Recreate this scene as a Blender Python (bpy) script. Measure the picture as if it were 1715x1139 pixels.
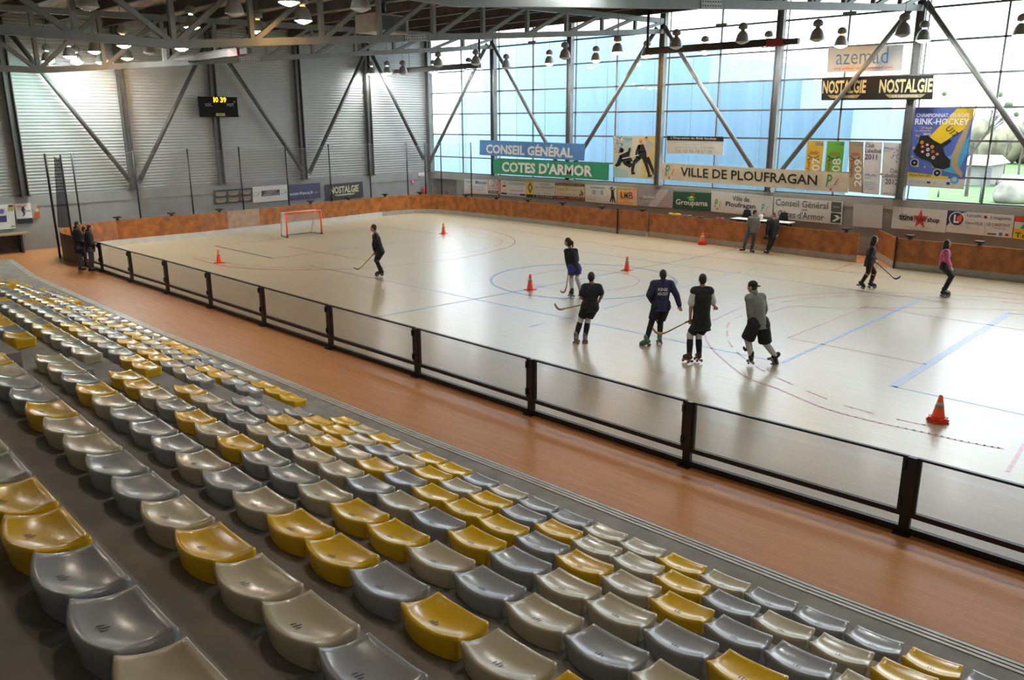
import bpy, bmesh, math, random
import numpy as np
from mathutils import Vector, Matrix

S = bpy.context.scene
COL = S.collection
for o in list(bpy.data.objects):
    bpy.data.objects.remove(o)
random.seed(7)
PI = math.pi

# ------------------------------------------------------------------ camera
W, Hh, EYE = 1715, 1139, 5.1
FPX, YAW, PITCH, ROLL = 1359.418, -0.7679815, 0.2638218, -0.0040378
_fw = np.array([math.sin(YAW)*math.cos(PITCH), math.cos(YAW)*math.cos(PITCH), -math.sin(PITCH)])
_r = np.array([math.cos(YAW), -math.sin(YAW), 0.0])
_u = np.cross(_r, _fw)
_r2 = _r*math.cos(ROLL) + _u*math.sin(ROLL)
_u2 = -_r*math.sin(ROLL) + _u*math.cos(ROLL)
RC = np.array([_r2, -_u2, _fw])
EYEV = np.array([0, 0, EYE])
cam_d = bpy.data.cameras.new('camera')
cam = bpy.data.objects.new('camera', cam_d)
COL.objects.link(cam)
cam_d.sensor_width = 36.0
cam_d.lens = FPX/W*36.0
cam_d.clip_start, cam_d.clip_end = 0.1, 1000
cam.matrix_world = Matrix(((_r2[0], _u2[0], -_fw[0], 0), (_r2[1], _u2[1], -_fw[1], 0),
                           (_r2[2], _u2[2], -_fw[2], EYE), (0, 0, 0, 1)))
S.camera = cam

# ------------------------------------------------------------------ sky, exposure
world = bpy.data.worlds.new('overcast')
S.world = world
world.use_nodes = True
wn = world.node_tree.nodes
wl = world.node_tree.links
wn.clear()
wo = wn.new('ShaderNodeOutputWorld')
wb = wn.new('ShaderNodeBackground')
tc = wn.new('ShaderNodeTexCoord')
sx = wn.new('ShaderNodeSeparateXYZ')
rp = wn.new('ShaderNodeValToRGB')
rp.color_ramp.elements[0].position = 0.45
rp.color_ramp.elements[0].color = (0.55, 0.62, 0.62, 1)
rp.color_ramp.elements[1].position = 0.62
rp.color_ramp.elements[1].color = (0.86, 0.94, 1.0, 1)
mr = wn.new('ShaderNodeMapRange')
mr.inputs['From Min'].default_value = -1
mr.inputs['From Max'].default_value = 1
wl.new(tc.outputs['Generated'], sx.inputs[0])
wl.new(sx.outputs['Z'], mr.inputs['Value'])
wl.new(mr.outputs[0], rp.inputs[0])
wl.new(rp.outputs[0], wb.inputs[0])
SKY = 3.6
wb.inputs[1].default_value = SKY
wl.new(wb.outputs[0], wo.inputs[0])

S.view_settings.view_transform = 'Standard'
S.view_settings.look = 'None'
S.view_settings.gamma = 1.0
S.view_settings.use_curve_mapping = False
S.view_settings.exposure = 1.2
cy = S.cycles
cy.use_denoising = True
cy.max_bounces = 8
cy.diffuse_bounces = 4
cy.glossy_bounces = 3
cy.transmission_bounces = 6
cy.transparent_max_bounces = 16
cy.sample_clamp_indirect = 6.0
cy.caustics_reflective = False
cy.caustics_refractive = False
try:
    cy.use_light_tree = True
except Exception:
    pass
# daylight opening of the glazed wall (a sampling portal: it gives off no light itself)
pd = bpy.data.lights.new('daylight_portal', 'AREA')
pd.shape = 'RECTANGLE'
pd.size, pd.size_y = 42.0, 7.5
pd.cycles.is_portal = True
po = bpy.data.objects.new('daylight_portal', pd)
COL.objects.link(po)
po.location = (-16.5, 32.35, 5.95)
po.rotation_euler = (-PI/2, 0, 0)

# ------------------------------------------------------------------ pixel -> place helpers
def ray(px, py):
    return RC.T @ np.array([px - W/2, py - Hh/2, FPX])
def onz(px, py, z=0.0):
    d = ray(px, py); return Vector(EYEV + d*((z-EYE)/d[2]))
def ony(px, py, y):
    d = ray(px, py); return Vector(EYEV + d*(y/d[1]))
def onx(px, py, x):
    d = ray(px, py); return Vector(EYEV + d*(x/d[0]))
RH = Vector((math.cos(YAW), -math.sin(YAW), 0))          # picture-right, level
AH = Vector((math.sin(YAW), math.cos(YAW), 0))           # away from the camera, level
UP = Vector((0, 0, 1))

# ------------------------------------------------------------------ materials
MATS = {}
def pm(name, col, rough=0.5, var=0.12, scale=6.0, metal=0.0, coat=0.0, bump=0.0, spec=0.5, stretch=None, detail=4.0, col2=None, emit=0.0):
    if name in MATS:
        return MATS[name]
    m = bpy.data.materials.new(name); m.use_nodes = True
    n = m.node_tree.nodes; l = m.node_tree.links
    b = n['Principled BSDF']
    b.inputs['Roughness'].default_value = rough
    b.inputs['Metallic'].default_value = metal
    b.inputs['Coat Weight'].default_value = coat
    b.inputs['Coat Roughness'].default_value = 0.12
    b.inputs['Specular IOR Level'].default_value = spec
    t = n.new('ShaderNodeTexCoord'); mp = n.new('ShaderNodeMapping')
    nz = n.new('ShaderNodeTexNoise'); cr = n.new('ShaderNodeValToRGB')
    if stretch: mp.inputs['Scale'].default_value = stretch
    nz.inputs['Scale'].default_value = scale; nz.inputs['Detail'].default_value = detail
    c2 = col2 or tuple(min(1, c*(1+var)) for c in col)
    c1 = col if col2 else tuple(c*(1-var) for c in col)
    cr.color_ramp.elements[0].position = 0.35; cr.color_ramp.elements[1].position = 0.65
    cr.color_ramp.elements[0].color = (*c1, 1); cr.color_ramp.elements[1].color = (*c2, 1)
    l.new(t.outputs['Object'], mp.inputs[0]); l.new(mp.outputs[0], nz.inputs['Vector'])
    l.new(nz.outputs['Fac'], cr.inputs[0]); l.new(cr.outputs[0], b.inputs['Base Color'])
    if bump:
        bp = n.new('ShaderNodeBump'); bp.inputs['Strength'].default_value = bump; bp.inputs['Distance'].default_value = 0.01
        l.new(nz.outputs['Fac'], bp.inputs['Height']); l.new(bp.outputs[0], b.inputs['Normal'])
    if emit:
        l.new(cr.outputs[0], b.inputs['Emission Color']); b.inputs['Emission Strength'].default_value = emit
    MATS[name] = m
    return m

def plank_mat(name, base, alt, rough, coat, pw, pl, rot=0.0, gap=0.55, seam=0.006):
    m = bpy.data.materials.new(name); m.use_nodes = True
    n = m.node_tree.nodes; l = m.node_tree.links
    b = n['Principled BSDF']
    b.inputs['Roughness'].default_value = rough; b.inputs['Coat Weight'].default_value = coat
    b.inputs['Coat Roughness'].default_value = 0.16
    t = n.new('ShaderNodeTexCoord'); mp = n.new('ShaderNodeMapping'); mp.inputs['Rotation'].default_value = (0, 0, rot)
    br = n.new('ShaderNodeTexBrick')
    br.inputs['Scale'].default_value = 1.0; br.inputs['Brick Width'].default_value = pl; br.inputs['Row Height'].default_value = pw
    br.inputs['Mortar Size'].default_value = seam; br.inputs['Bias'].default_value = 0.0
    br.inputs['Color1'].default_value = (*base, 1); br.inputs['Color2'].default_value = (*alt, 1)
    br.inputs['Mortar'].default_value = (*[c*gap for c in base], 1)
    nz = n.new('ShaderNodeTexNoise'); nz.inputs['Scale'].default_value = 1.3; nz.inputs['Detail'].default_value = 6
    mp2 = n.new('ShaderNodeMapping'); mp2.inputs['Scale'].default_value = (1, 9, 1); mp2.inputs['Rotation'].default_value = (0, 0, rot)
    mx = n.new('ShaderNodeMixRGB'); mx.blend_type = 'MULTIPLY'; mx.inputs[0].default_value = 0.35
    cr = n.new('ShaderNodeValToRGB')
    cr.color_ramp.elements[0].color = (0.7, 0.68, 0.64, 1); cr.color_ramp.elements[1].color = (1, 1, 1, 1)
    cr.color_ramp.elements[0].position = 0.3; cr.color_ramp.elements[1].position = 0.7
    l.new(t.outputs['Object'], mp.inputs[0]); l.new(t.outputs['Object'], mp2.inputs[0])
    l.new(mp.outputs[0], br.inputs['Vector']); l.new(mp2.outputs[0], nz.inputs['Vector'])
    l.new(nz.outputs['Fac'], cr.inputs[0]); l.new(br.outputs['Color'], mx.inputs[1]); l.new(cr.outputs[0], mx.inputs[2])
    l.new(mx.outputs[0], b.inputs['Base Color'])
    return m

def glass_mat(name, tint, refl=0.06, rough=0.02, film=0.0):
    """thin clear pane: straight-through light with a weak reflection"""
    m = bpy.data.materials.new(name); m.use_nodes = True
    n = m.node_tree.nodes; l = m.node_tree.links
    n.clear()
    out = n.new('ShaderNodeOutputMaterial'); tr = n.new('ShaderNodeBsdfTransparent'); gl = n.new('ShaderNodeBsdfGlossy')
    mx = n.new('ShaderNodeMixShader'); nz = n.new('ShaderNodeTexNoise'); nz.inputs['Scale'].default_value = 0.8
    cr = n.new('ShaderNodeValToRGB')
    cr.color_ramp.elements[0].color = (*[c*0.97 for c in tint], 1); cr.color_ramp.elements[1].color = (*tint, 1)
    gl.inputs['Roughness'].default_value = rough
    mx.inputs[0].default_value = refl
    l.new(nz.outputs['Fac'], cr.inputs[0]); l.new(cr.outputs[0], tr.inputs[0])
    l.new(tr.outputs[0], mx.inputs[1]); l.new(gl.outputs[0], mx.inputs[2])
    if film:
        df = n.new('ShaderNodeBsdfDiffuse'); df.inputs[0].default_value = (0.6, 0.62, 0.64, 1)
        m2 = n.new('ShaderNodeMixShader'); m2.inputs[0].default_value = film
        l.new(mx.outputs[0], m2.inputs[1]); l.new(df.outputs[0], m2.inputs[2]); l.new(m2.outputs[0], out.inputs[0])
    else:
        l.new(mx.outputs[0], out.inputs[0])
    return m

def net_mat(name, col, cover):
    """fine mesh far below a pixel: mostly see-through cloth"""
    m = bpy.data.materials.new(name); m.use_nodes = True
    n = m.node_tree.nodes; l = m.node_tree.links
    n.clear()
    out = n.new('ShaderNodeOutputMaterial'); tr = n.new('ShaderNodeBsdfTransparent'); df = n.new('ShaderNodeBsdfDiffuse')
    df.inputs[0].default_value = (*col, 1)
    mx = n.new('ShaderNodeMixShader'); nz = n.new('ShaderNodeTexNoise'); nz.inputs['Scale'].default_value = 3
    mr = n.new('ShaderNodeMapRange'); mr.inputs['To Min'].default_value = cover*0.8; mr.inputs['To Max'].default_value = cover*1.2
    l.new(nz.outputs['Fac'], mr.inputs[0]); l.new(mr.outputs[0], mx.inputs[0])
    l.new(tr.outputs[0], mx.inputs[1]); l.new(df.outputs[0], mx.inputs[2]); l.new(mx.outputs[0], out.inputs[0])
    return m

def glow_mat(name, col, strength):
    m = bpy.data.materials.new(name); m.use_nodes = True
    n = m.node_tree.nodes; l = m.node_tree.links
    b = n['Principled BSDF']
    b.inputs['Base Color'].default_value = (*[min(1, c) for c in col], 1)
    b.inputs['Emission Color'].default_value = (*col, 1); b.inputs['Emission Strength'].default_value = strength
    return m

# ------------------------------------------------------------------ mesh builder
class MB:
    def __init__(s): s.v = []; s.f = []; s.sm = []
    def add(s, vs, fs, smooth=False):
        k = len(s.v); s.v += [Vector(v) for v in vs]; s.f += [[i+k for i in f] for f in fs]; s.sm += [smooth]*len(fs); return s
    def box(s, lo, hi):
        x0, y0, z0 = lo; x1, y1, z1 = hi
        return s.add([(x0,y0,z0),(x1,y0,z0),(x1,y1,z0),(x0,y1,z0),(x0,y0,z1),(x1,y0,z1),(x1,y1,z1),(x0,y1,z1)],
                     [[0,3,2,1],[4,5,6,7],[0,1,5,4],[1,2,6,5],[2,3,7,6],[3,0,4,7]])
    def bar(s, p, q, w, h, up=UP):
        p = Vector(p); q = Vector(q); d = (q-p).normalized(); up = Vector(up)
        if abs(d.dot(up)) > 0.97: up = Vector((0, 1, 0))
        a = d.cross(up).normalized()*(w/2); b = a.cross(d).normalized()*(h/2)
        vs = [p-a-b, p+a-b, p+a+b, p-a+b, q-a-b, q+a-b, q+a+b, q-a+b]
        return s.add(vs, [[0,1,2,3],[7,6,5,4],[0,4,5,1],[1,5,6,2],[2,6,7,3],[3,7,4,0]])
    def ibeam(s, p, q, w, h, t, up=UP):
        p = Vector(p); q = Vector(q); d = (q-p).normalized(); up = Vector(up)
        if abs(d.dot(up)) > 0.97: up = Vector((0, 1, 0))
        a = d.cross(up).normalized(); b = a.cross(d).normalized()
        for o in (-1, 1): s.bar(p+b*(o*(h-t)/2), q+b*(o*(h-t)/2), w, t, b)
        return s.bar(p, q, t, h-2*t, b)
    def tube(s, pts, rad, n=8, caps=True, smooth=True):
        pts = [Vector(p) for p in pts]; k = len(pts)
        rad = [rad]*k if not hasattr(rad, '__len__') else rad
        vs = []; a = None
        for i in range(k):
            d = (pts[min(i+1, k-1)]-pts[max(i-1, 0)]).normalized()
            if a is None:
                a = d.orthogonal().normalized()
            else:
                a = (a - d*a.dot(d)).normalized()
            b = d.cross(a)
            vs += [pts[i] + (a*math.cos(2*PI*j/n)+b*math.sin(2*PI*j/n))*rad[i] for j in range(n)]
        fs = [[i*n+j, i*n+(j+1) % n, (i+1)*n+(j+1) % n, (i+1)*n+j] for i in range(k-1) for j in range(n)]
        s.add(vs, fs, smooth)
        if caps:
            b0 = len(s.v)-len(vs)
            s.f += [[b0+j for j in range(n)][::-1], [b0+(k-1)*n+j for j in range(n)]]; s.sm += [False, False]
        return s
    def lathe(s, c, prof, n=16, smooth=True):
        c = Vector(c); vs = []; k = len(prof)
        for r, z in prof: vs += [c+Vector((r*math.cos(2*PI*j/n), r*math.sin(2*PI*j/n), z)) for j in range(n)]
        fs = [[i*n+j, i*n+(j+1) % n, (i+1)*n+(j+1) % n, (i+1)*n+j] for i in range(k-1) for j in range(n)]
        s.add(vs, fs, smooth)
        b0 = len(s.v)-len(vs)
        if prof[0][0] > 1e-4: s.f.append([b0+j for j in range(n)][::-1]); s.sm.append(False)
        if prof[-1][0] > 1e-4: s.f.append([b0+(k-1)*n+j for j in range(n)]); s.sm.append(False)
        return s
    def prism(s, pts, ext):
        pts = [Vector(p) for p in pts]; ext = Vector(ext); n = len(pts)
        return s.add(pts+[p+ext for p in pts], [list(range(n))[::-1], [n+i for i in range(n)]] +
                     [[i, (i+1) % n, n+(i+1) % n, n+i] for i in range(n)])
    def ell(s, c, ax, nu=12, nv=8):
        c = Vector(c); X, Y, Z = [Vector(a) for a in ax]
        vs = [c-Z]; 
        for i in range(1, nv):
            t = -PI/2+PI*i/nv
            vs += [c+X*(math.cos(t)*math.cos(2*PI*j/nu))+Y*(math.cos(t)*math.sin(2*PI*j/nu))+Z*math.sin(t) for j in range(nu)]
        vs.append(c+Z); top = len(vs)-1
        fs = [[0, 1+(j+1) % nu, 1+j] for j in range(nu)]
        fs += [[1+i*nu+j, 1+i*nu+(j+1) % nu, 1+(i+1)*nu+(j+1) % nu, 1+(i+1)*nu+j] for i in range(nv-2) for j in range(nu)]
        fs += [[top, 1+(nv-2)*nu+j, 1+(nv-2)*nu+(j+1) % nu] for j in range(nu)]
        return s.add(vs, fs, True)
    def cap(s, p, q, r1, r2=None, n=10):
        """tapered capsule"""
        r2 = r1 if r2 is None else r2
        p = Vector(p); q = Vector(q); d = q-p
        if d.length < 1e-5: d = Vector((0, 0, 1e-4))
        u = d.normalized(); pts = []; rad = []
        for t in (-0.98, -0.8, -0.45): pts.append(p+u*(r1*t)); rad.append(r1*math.sqrt(1-t*t))
        pts += [p, q]; rad += [r1, r2]
        for t in (0.45, 0.8, 0.98): pts.append(q+u*(r2*t)); rad.append(r2*math.sqrt(1-t*t))
        return s.tube(pts, rad, n)

def mesh_of(name, mb, off, mat):
    me = bpy.data.meshes.new(name)
    me.from_pydata([tuple(v-off) for v in mb.v], [], mb.f)
    for i, p in enumerate(me.polygons): p.use_smooth = mb.sm[i]
    bm = bmesh.new(); bm.from_mesh(me); bmesh.ops.recalc_face_normals(bm, faces=bm.faces); bm.to_mesh(me); bm.free()
    if mat: me.materials.append(mat)
    return me

def tag(o, label=None, cat=None, group=None, kind=None):
    if label: o['label'] = label
    if cat: o['category'] = cat
    if group: o['group'] = group
    if kind: o['kind'] = kind
    return o

def worldloc(o):
    v = Vector(o.location)
    while o.parent: o = o.parent; v += Vector(o.location)
    return v

def thing(name, loc, label=None, cat=None, group=None, kind=None):
    o = bpy.data.objects.new(name, None); o.empty_display_size = 0.2; COL.objects.link(o)
    o.location = loc
    return tag(o, label, cat, group, kind)

def part(name, mb, mat, parent=None, base=None, label=None, **kw):
    """links mb (world coordinates) as one mesh object"""
    if parent is None:
        if base is None:
            lo = Vector([min(v[i] for v in mb.v) for i in range(3)]); hi = Vector([max(v[i] for v in mb.v) for i in range(3)])
            base = Vector(((lo.x+hi.x)/2, (lo.y+hi.y)/2, lo.z))
        off = Vector(base)
    else:
        off = worldloc(parent)
    o = bpy.data.objects.new(name, mesh_of(name, mb, off, mat)); COL.objects.link(o)
    if parent is None: o.location = off
    else: o.parent = parent
    if label: o['label'] = label
    return tag(o, **kw) if kw else o

def children(o): return [c for c in bpy.data.objects if c.parent == o]
def copy_tree(o, loc=None, kids=None, parent=None):
    c = o.copy(); COL.objects.link(c); c.parent = parent
    if loc is not None: c.location = loc
    for ch in (kids if kids is not None else list(o.children)):
        copy_tree(ch, None, None, c)
    return c

# ------------------------------------------------------------------ lettering
_fc = {}
def glyphs(s, bold=0.0, spacing=1.0):
    key = (s, bold, spacing)
    if key not in _fc:
        cu = bpy.data.curves.new('t', 'FONT'); cu.body = s; cu.offset = bold; cu.resolution_u = 2; cu.space_character = spacing
        ob = bpy.data.objects.new('t', cu); COL.objects.link(ob)
        bpy.context.view_layer.update()
        me = ob.to_mesh()
        vs = [(v.co.x, v.co.y) for v in me.vertices]; fs = [list(p.vertices) for p in me.polygons]
        ob.to_mesh_clear(); bpy.data.objects.remove(ob); bpy.data.curves.remove(cu)
        xs = [v[0] for v in vs]; ys = [v[1] for v in vs]
        x0, x1, y0, y1 = min(xs), max(xs), min(ys), max(ys)
        _fc[key] = ([((x-x0)/(x1-x0), (y-y0)/(y1-y0)) for x, y in vs], fs)
    return _fc[key]

class Sheet:
    """a flat board or cloth with a (u, v) picture plane; u to the right, v up; n towards the viewer"""
    def __init__(s, name, label, cat, o, U, V, n, mat, thick=0.015, group=None, parent=None):
        s.o = Vector(o); s.U = Vector(U); s.V = Vector(V); s.n = Vector(n); s.lay = 0
        mb = MB().prism([s.o, s.o+s.U, s.o+s.U+s.V, s.o+s.V], -s.n*thick)
        s.ob = part(name, mb, mat, parent=parent, label=label, cat=cat, group=group) if parent is None else part(name, mb, mat, parent)
    def P(s, u, v, k): return s.o + s.U*u + s.V*v + s.n*(0.004+0.003*k)
    def poly(s, pts, mat, name='emblem', k=0):
        mb = MB().prism([s.P(u, v, k) for u, v in pts], -s.n*0.0025)
        return part(name, mb, mat, s.ob)
    def polys(s, lst, mat, name='emblem', k=0):
        mb = MB()
        for pts in lst: mb.prism([s.P(u, v, k) for u, v in pts], -s.n*0.0025)
        return part(name, mb, mat, s.ob)
    def rect(s, u0, v0, u1, v1, mat, name='stripe', k=0):
        return s.poly([(u0, v0), (u1, v0), (u1, v1), (u0, v1)], mat, name, k)
    def disc(s, u, v, r, mat, name='emblem', k=0, n=20, ru=None):
        asp = s.V.length/s.U.length
        ru = r*asp if ru is None else ru
        return s.poly([(u+ru*math.cos(2*PI*i/n), v+r*math.sin(2*PI*i/n)) for i in range(n)], mat, name, k)
    def text(s, st, u0, v0, u1, v1, mat, bold=0.0, shear=0.0, k=1, rot=False, name='lettering', spacing=1.0, taper=0):
        vs, fs = glyphs(st, bold, spacing)
        mb = MB(); pts = []
        for x, y in vs:
            x2 = x + shear*(y-0.5)*(v1-v0)*s.V.length/((u1-u0)*s.U.length)
            if rot: a, b = u1-(u1-u0)*y, v0+(v1-v0)*x
            else: a, b = u0+(u1-u0)*x2, v0+(v1-v0)*y
            pts.append(s.P(a, b, k))
        mb.add(pts, fs)
        o = part(name, mb, mat, s.ob)
        return o
# ------------------------------------------------------------------ palette
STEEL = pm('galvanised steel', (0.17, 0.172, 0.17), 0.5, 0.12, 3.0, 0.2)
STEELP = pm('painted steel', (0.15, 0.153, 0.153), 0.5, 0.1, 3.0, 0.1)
STEELD = pm('darker steel paint', (0.075, 0.072, 0.07), 0.5, 0.12, 3.0, 0.1)  # even, darker base colour for the end wall columns and braces
DARKST = pm('dark steel', (0.05, 0.05, 0.05), 0.5, 0.2, 4.0, 0.3)
BLACK = pm('black paint', (0.012, 0.012, 0.013), 0.38, 0.3, 6.0)
BLACKM = pm('black cloth', (0.012, 0.012, 0.014), 0.8, 0.3, 12.0)
CONC = pm('concrete', (0.30, 0.28, 0.255), 0.8, 0.18, 2.2, bump=0.15, detail=8)
CONCW = pm('grey concrete wall', (0.26, 0.27, 0.275), 0.75, 0.08, 1.2, detail=8)
ALU = pm('aluminium edging', (0.62, 0.60, 0.55), 0.4, 0.1, 5.0, 0.3)
CLAD = pm('white ribbed cladding', (0.335, 0.345, 0.345), 0.45, 0.05, 0.8)
DECK = pm('roof deck', (0.48, 0.42, 0.36), 0.8, 0.25, 0.7, stretch=(1, 5, 1))
PURL = pm('brown purlin', (0.07, 0.05, 0.043), 0.6, 0.3, 2.0)
WHITE = pm('white vinyl', (0.72, 0.72, 0.70), 0.45, 0.03, 2.0)
PAPER = pm('white paper', (0.62, 0.62, 0.60), 0.6, 0.03, 2.0)
CREAM = pm('cream cloth', (0.66, 0.60, 0.48), 0.7, 0.06, 2.5)
ORANGE = pm('orange plastic', (0.85, 0.10, 0.02), 0.4, 0.08, 5.0)
PLY = pm('varnished board', (0.36, 0.115, 0.022), 0.35, 0.3, 3.0, coat=0.2, detail=9)
PLYP = pm('pale worn board', (0.42, 0.28, 0.19), 0.4, 0.15, 4.0)
PLYB = pm('dark board back', (0.06, 0.026, 0.017), 0.5, 0.3, 5.0)
KICKW = pm('white kick strip', (0.58, 0.57, 0.54), 0.4, 0.06, 3.0)
KICKG = pm('grey kick strip', (0.36, 0.34, 0.30), 0.5, 0.08, 3.0)
GLASS = glass_mat('window glass', (0.93, 0.97, 0.98), 0.05)
SCREEN = glass_mat('clear barrier glass', (0.90, 0.885, 0.885), 0.05, 0.05, film=0.05)
NET = net_mat('fine grey netting', (0.25, 0.25, 0.26), 0.16)
NETW = net_mat('white goal netting', (0.75, 0.75, 0.74), 0.35)

XW, YG, XR, YB, ZP = -37.6, 32.07, 6.0, -7.0, 2.2      # end wall, glazed wall, far right wall, wall behind the camera, plinth top
def roofz(y): return 9.72-0.022*(32.07-y)

# ------------------------------------------------------------------ floors
FLOOR = plank_mat('orange parquet', (0.60, 0.25, 0.085), (0.66, 0.285, 0.105), 0.36, 0.15, 0.07, 0.9, gap=0.8, seam=0.003)
RINKM = plank_mat('pale rink boards', (0.44, 0.36, 0.245), (0.465, 0.38, 0.26), 0.33, 0.10, 0.09, 2.4, gap=0.9, seam=0.002)
fl = part('floor', MB().box((XW-0.3, YB, -0.2), (XR, YG+0.3, 0)), FLOOR, base=(0, 0, 0), kind='structure')

def endline():  # rink boards: foot line on the floor, from the near left corner round to the right, taken from the photo
    pts = []
    c = Vector((-33.3, 13.3, 0))
    for i in range(0, 9):
        a = math.radians(270-90*i/8); pts.append(c+Vector((math.cos(a), math.sin(a), 0))*3.0)
    pts += [onz(340, 397), onz(500, 379)]
    pts += [onz(640, 362.0)]
    return pts
near_post_px = [(172, 455), (222, 472), (282, 491), (354, 515), (443, 545), (555, 583), (700, 630), (890, 693), (1150, 779), (1513, 891)]
NP = [onz(*p) for p in near_post_px]
NP.insert(0, Vector((-31.75, 10.37, 0)))
NP.append(NP[-1]+Vector((3.25, 0.0, 0))); NP.append(NP[-1]+Vector((3.25, 0.0, 0)))
NEARY = 10.2
far_px = [(770, 361), (900, 375), (1036, 391.5), (1082, 396.5), (1300, 424), (1431, 440)]
LEFT = endline()
corner = [onz(668, 359.5), onz(695, 357.5), onz(722, 357), onz(745, 358.5)]
FAR = [onz(*p) for p in far_px]
RIGHT = [onz(1497, 449), onz(1715, 474)]
RIGHT.append(RIGHT[-1]+(RIGHT[-1]-RIGHT[0]).normalized()*8.0)
rim = [NP[-1].copy()] + NP[::-1][1:] + LEFT + corner + FAR + RIGHT
mb = MB(); mb.add([(p.x, p.y, 0.004) for p in rim], [list(range(len(rim)))])
rk = part('rink_surface', mb, RINKM, fl)

# painted court lines
LB = pm('blue court line', (0.09, 0.15, 0.32), 0.35); LBL = pm('light blue court line', (0.14, 0.30, 0.60), 0.35)
LK = pm('black court line', (0.06, 0.06, 0.07), 0.35); LR = pm('red court line', (0.45, 0.09, 0.05), 0.35); LP = pm('pink court line', (0.50, 0.20, 0.24), 0.35)
LG = pm('grey court line', (0.15, 0.16, 0.18), 0.35); LS = pm('pale blue court band', (0.20, 0.29, 0.52), 0.35)
def line(pts, w, mat, z=0.007, dash=None, closed=False):
    pts = [Vector(p) for p in pts]
    if closed: pts.append(pts[0])
    mb = MB()
    def seg(a, b):
        d = (b-a).normalized(); s = Vector((-d.y, d.x, 0))*(w/2)
        a = a-d*w*0.3; b = b+d*w*0.3
        mb.add([(a.x-s.x, a.y-s.y, z), (b.x-s.x, b.y-s.y, z), (b.x+s.x, b.y+s.y, z), (a.x+s.x, a.y+s.y, z)], [[0, 1, 2, 3]])
    if dash:
        on, off = dash; acc = 0.0
        for a, b in zip(pts, pts[1:]):
            L = (b-a).length; t = 0.0
            while t < L:
                ph = (acc+t) % (on+off)
                step = min(L-t, (on-ph) if ph < on else (on+off-ph)); step = max(step, 0.01)
                if ph < on: seg(a.lerp(b, t/L), a.lerp(b, min(1, (t+step)/L)))
                t += step
            acc += L
    else:
        for a, b in zip(pts, pts[1:]): seg(a, b)
    return part('court_line', mb, mat, fl)
def Z(*px): return [onz(x, y) for x, y in px]
def smooth(pts, n=6):
    out = []
    P = [pts[0]]+pts+[pts[-1]]
    for i in range(1, len(P)-2):
        for j in range(n):
            t = j/n; a, b, c, d = P[i-1], P[i], P[i+1], P[i+2]
            out.append(0.5*((2*b)+(c-a)*t+(2*a-5*b+4*c-d)*t*t+(3*b-a-3*c+d)*t**3))
    out.append(P[-2]); return out
line(Z((361, 412), (457, 433)), 0.09, LK); line(Z((457, 433), (755, 395), (641, 380), (361, 412)), 0.055, LG)
line(Z((628, 532), (880, 485.5), (1030, 457)), 0.07, LB); line(Z((1030, 457), (1170, 430.5), (1248, 414)), 0.06, LG)
cc = onz(976, 468.5)
line([cc+Vector((math.cos(a), math.sin(a), 0))*3.05 for a in [2*PI*i/48 for i in range(48)]], 0.08, LB, closed=True)
line([cc+Vector((math.cos(a), math.sin(a), 0))*1.85 for a in [2*PI*i/40 for i in range(40)]], 0.055, LP, closed=True)
line(smooth(Z((322, 432), (363, 443), (403, 449), (463, 452), (529, 452), (596, 450), (662, 445), (745, 436), (795, 428), (838, 418), (858, 411), (862, 403), (848, 394), (812, 385), (772, 380))), 0.06, LR)
line(smooth(Z((760, 427), (795, 421), (828, 413), (841, 406), (836, 400), (812, 392), (775, 385))), 0.045, LR, dash=(0.5, 0.35))
line(smooth(Z((337, 431), (382, 441), (430, 446), (480, 448), (540, 448.5))), 0.045, LR, dash=(0.5, 0.35))
line(Z((481, 413), (589, 432), (640, 441)), 0.05, LR)
line(smooth(Z((548, 412), (620, 420), (700, 424), (750, 422), (778, 415), (772, 408))), 0.035, LP)
line(Z((514, 444), (729, 487.5)), 0.05, LG); line(Z((729, 487.5), (900, 523), (1146, 574), (1305, 607)), 0.05, LBL)
line(Z((776, 394), (860, 408), (1000, 425), (1430, 486), (1590, 508)), 0.045, LG)
line(Z((776, 379), (860, 386.6), (1059, 416.5), (1430, 457), (1715, 494)), 0.05, LR)
line(Z((1010, 517.5), (1103, 493), (1186, 469.5), (1229, 458.5)), 0.05, LBL); line(Z((1229, 458.5), (1278, 447.5)), 0.05, LG, dash=(0.5, 0.5))
line(Z((885, 548), (930, 538), (985, 524)), 0.05, LBL, dash=(0.6, 0.5))
line(Z((1310, 607.5), (1540, 503)), 0.08, LBL); line(Z((1496, 647.5), (1689, 525)), 0.17, LS)
line(Z((1496, 647.5), (1715, 695)), 0.055, LBL); line(Z((1689, 525), (1715, 527)), 0.05, LG)
line(Z((1320, 566), (1452, 513), (1715, 553.6)), 0.05, LP); line(Z((1320, 566), (1550, 610)), 0.05, LP)
line(smooth(Z((1715, 502), (1577, 493), (1451, 490), (1361, 493), (1280, 503), (1195, 536), (1181.5, 553), (1183, 570), (1201, 593), (1248, 631), (1301, 651), (1378, 683), (1461, 706), (1544, 724), (1610, 739), (1680, 752))), 0.05, LP)
line(smooth(Z((1715, 509), (1577, 498), (1417, 496), (1344, 501), (1283, 513), (1228, 536), (1218, 553), (1225, 580), (1268, 615), (1331, 646), (1411, 678), (1504, 703), (1580, 718))), 0.045, LP, dash=(0.55, 0.4))
line(smooth(Z((1715, 520), (1560, 516), (1400, 516), (1330, 513), (1290, 523))), 0.04, LP)
line(Z((1016, 405), (1059, 398)), 0.05, LR); line(Z((1395, 453), (1430, 441)), 0.06, LR)
line(Z((1688, 790), (1715, 745)), 0.06, LP)

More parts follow.
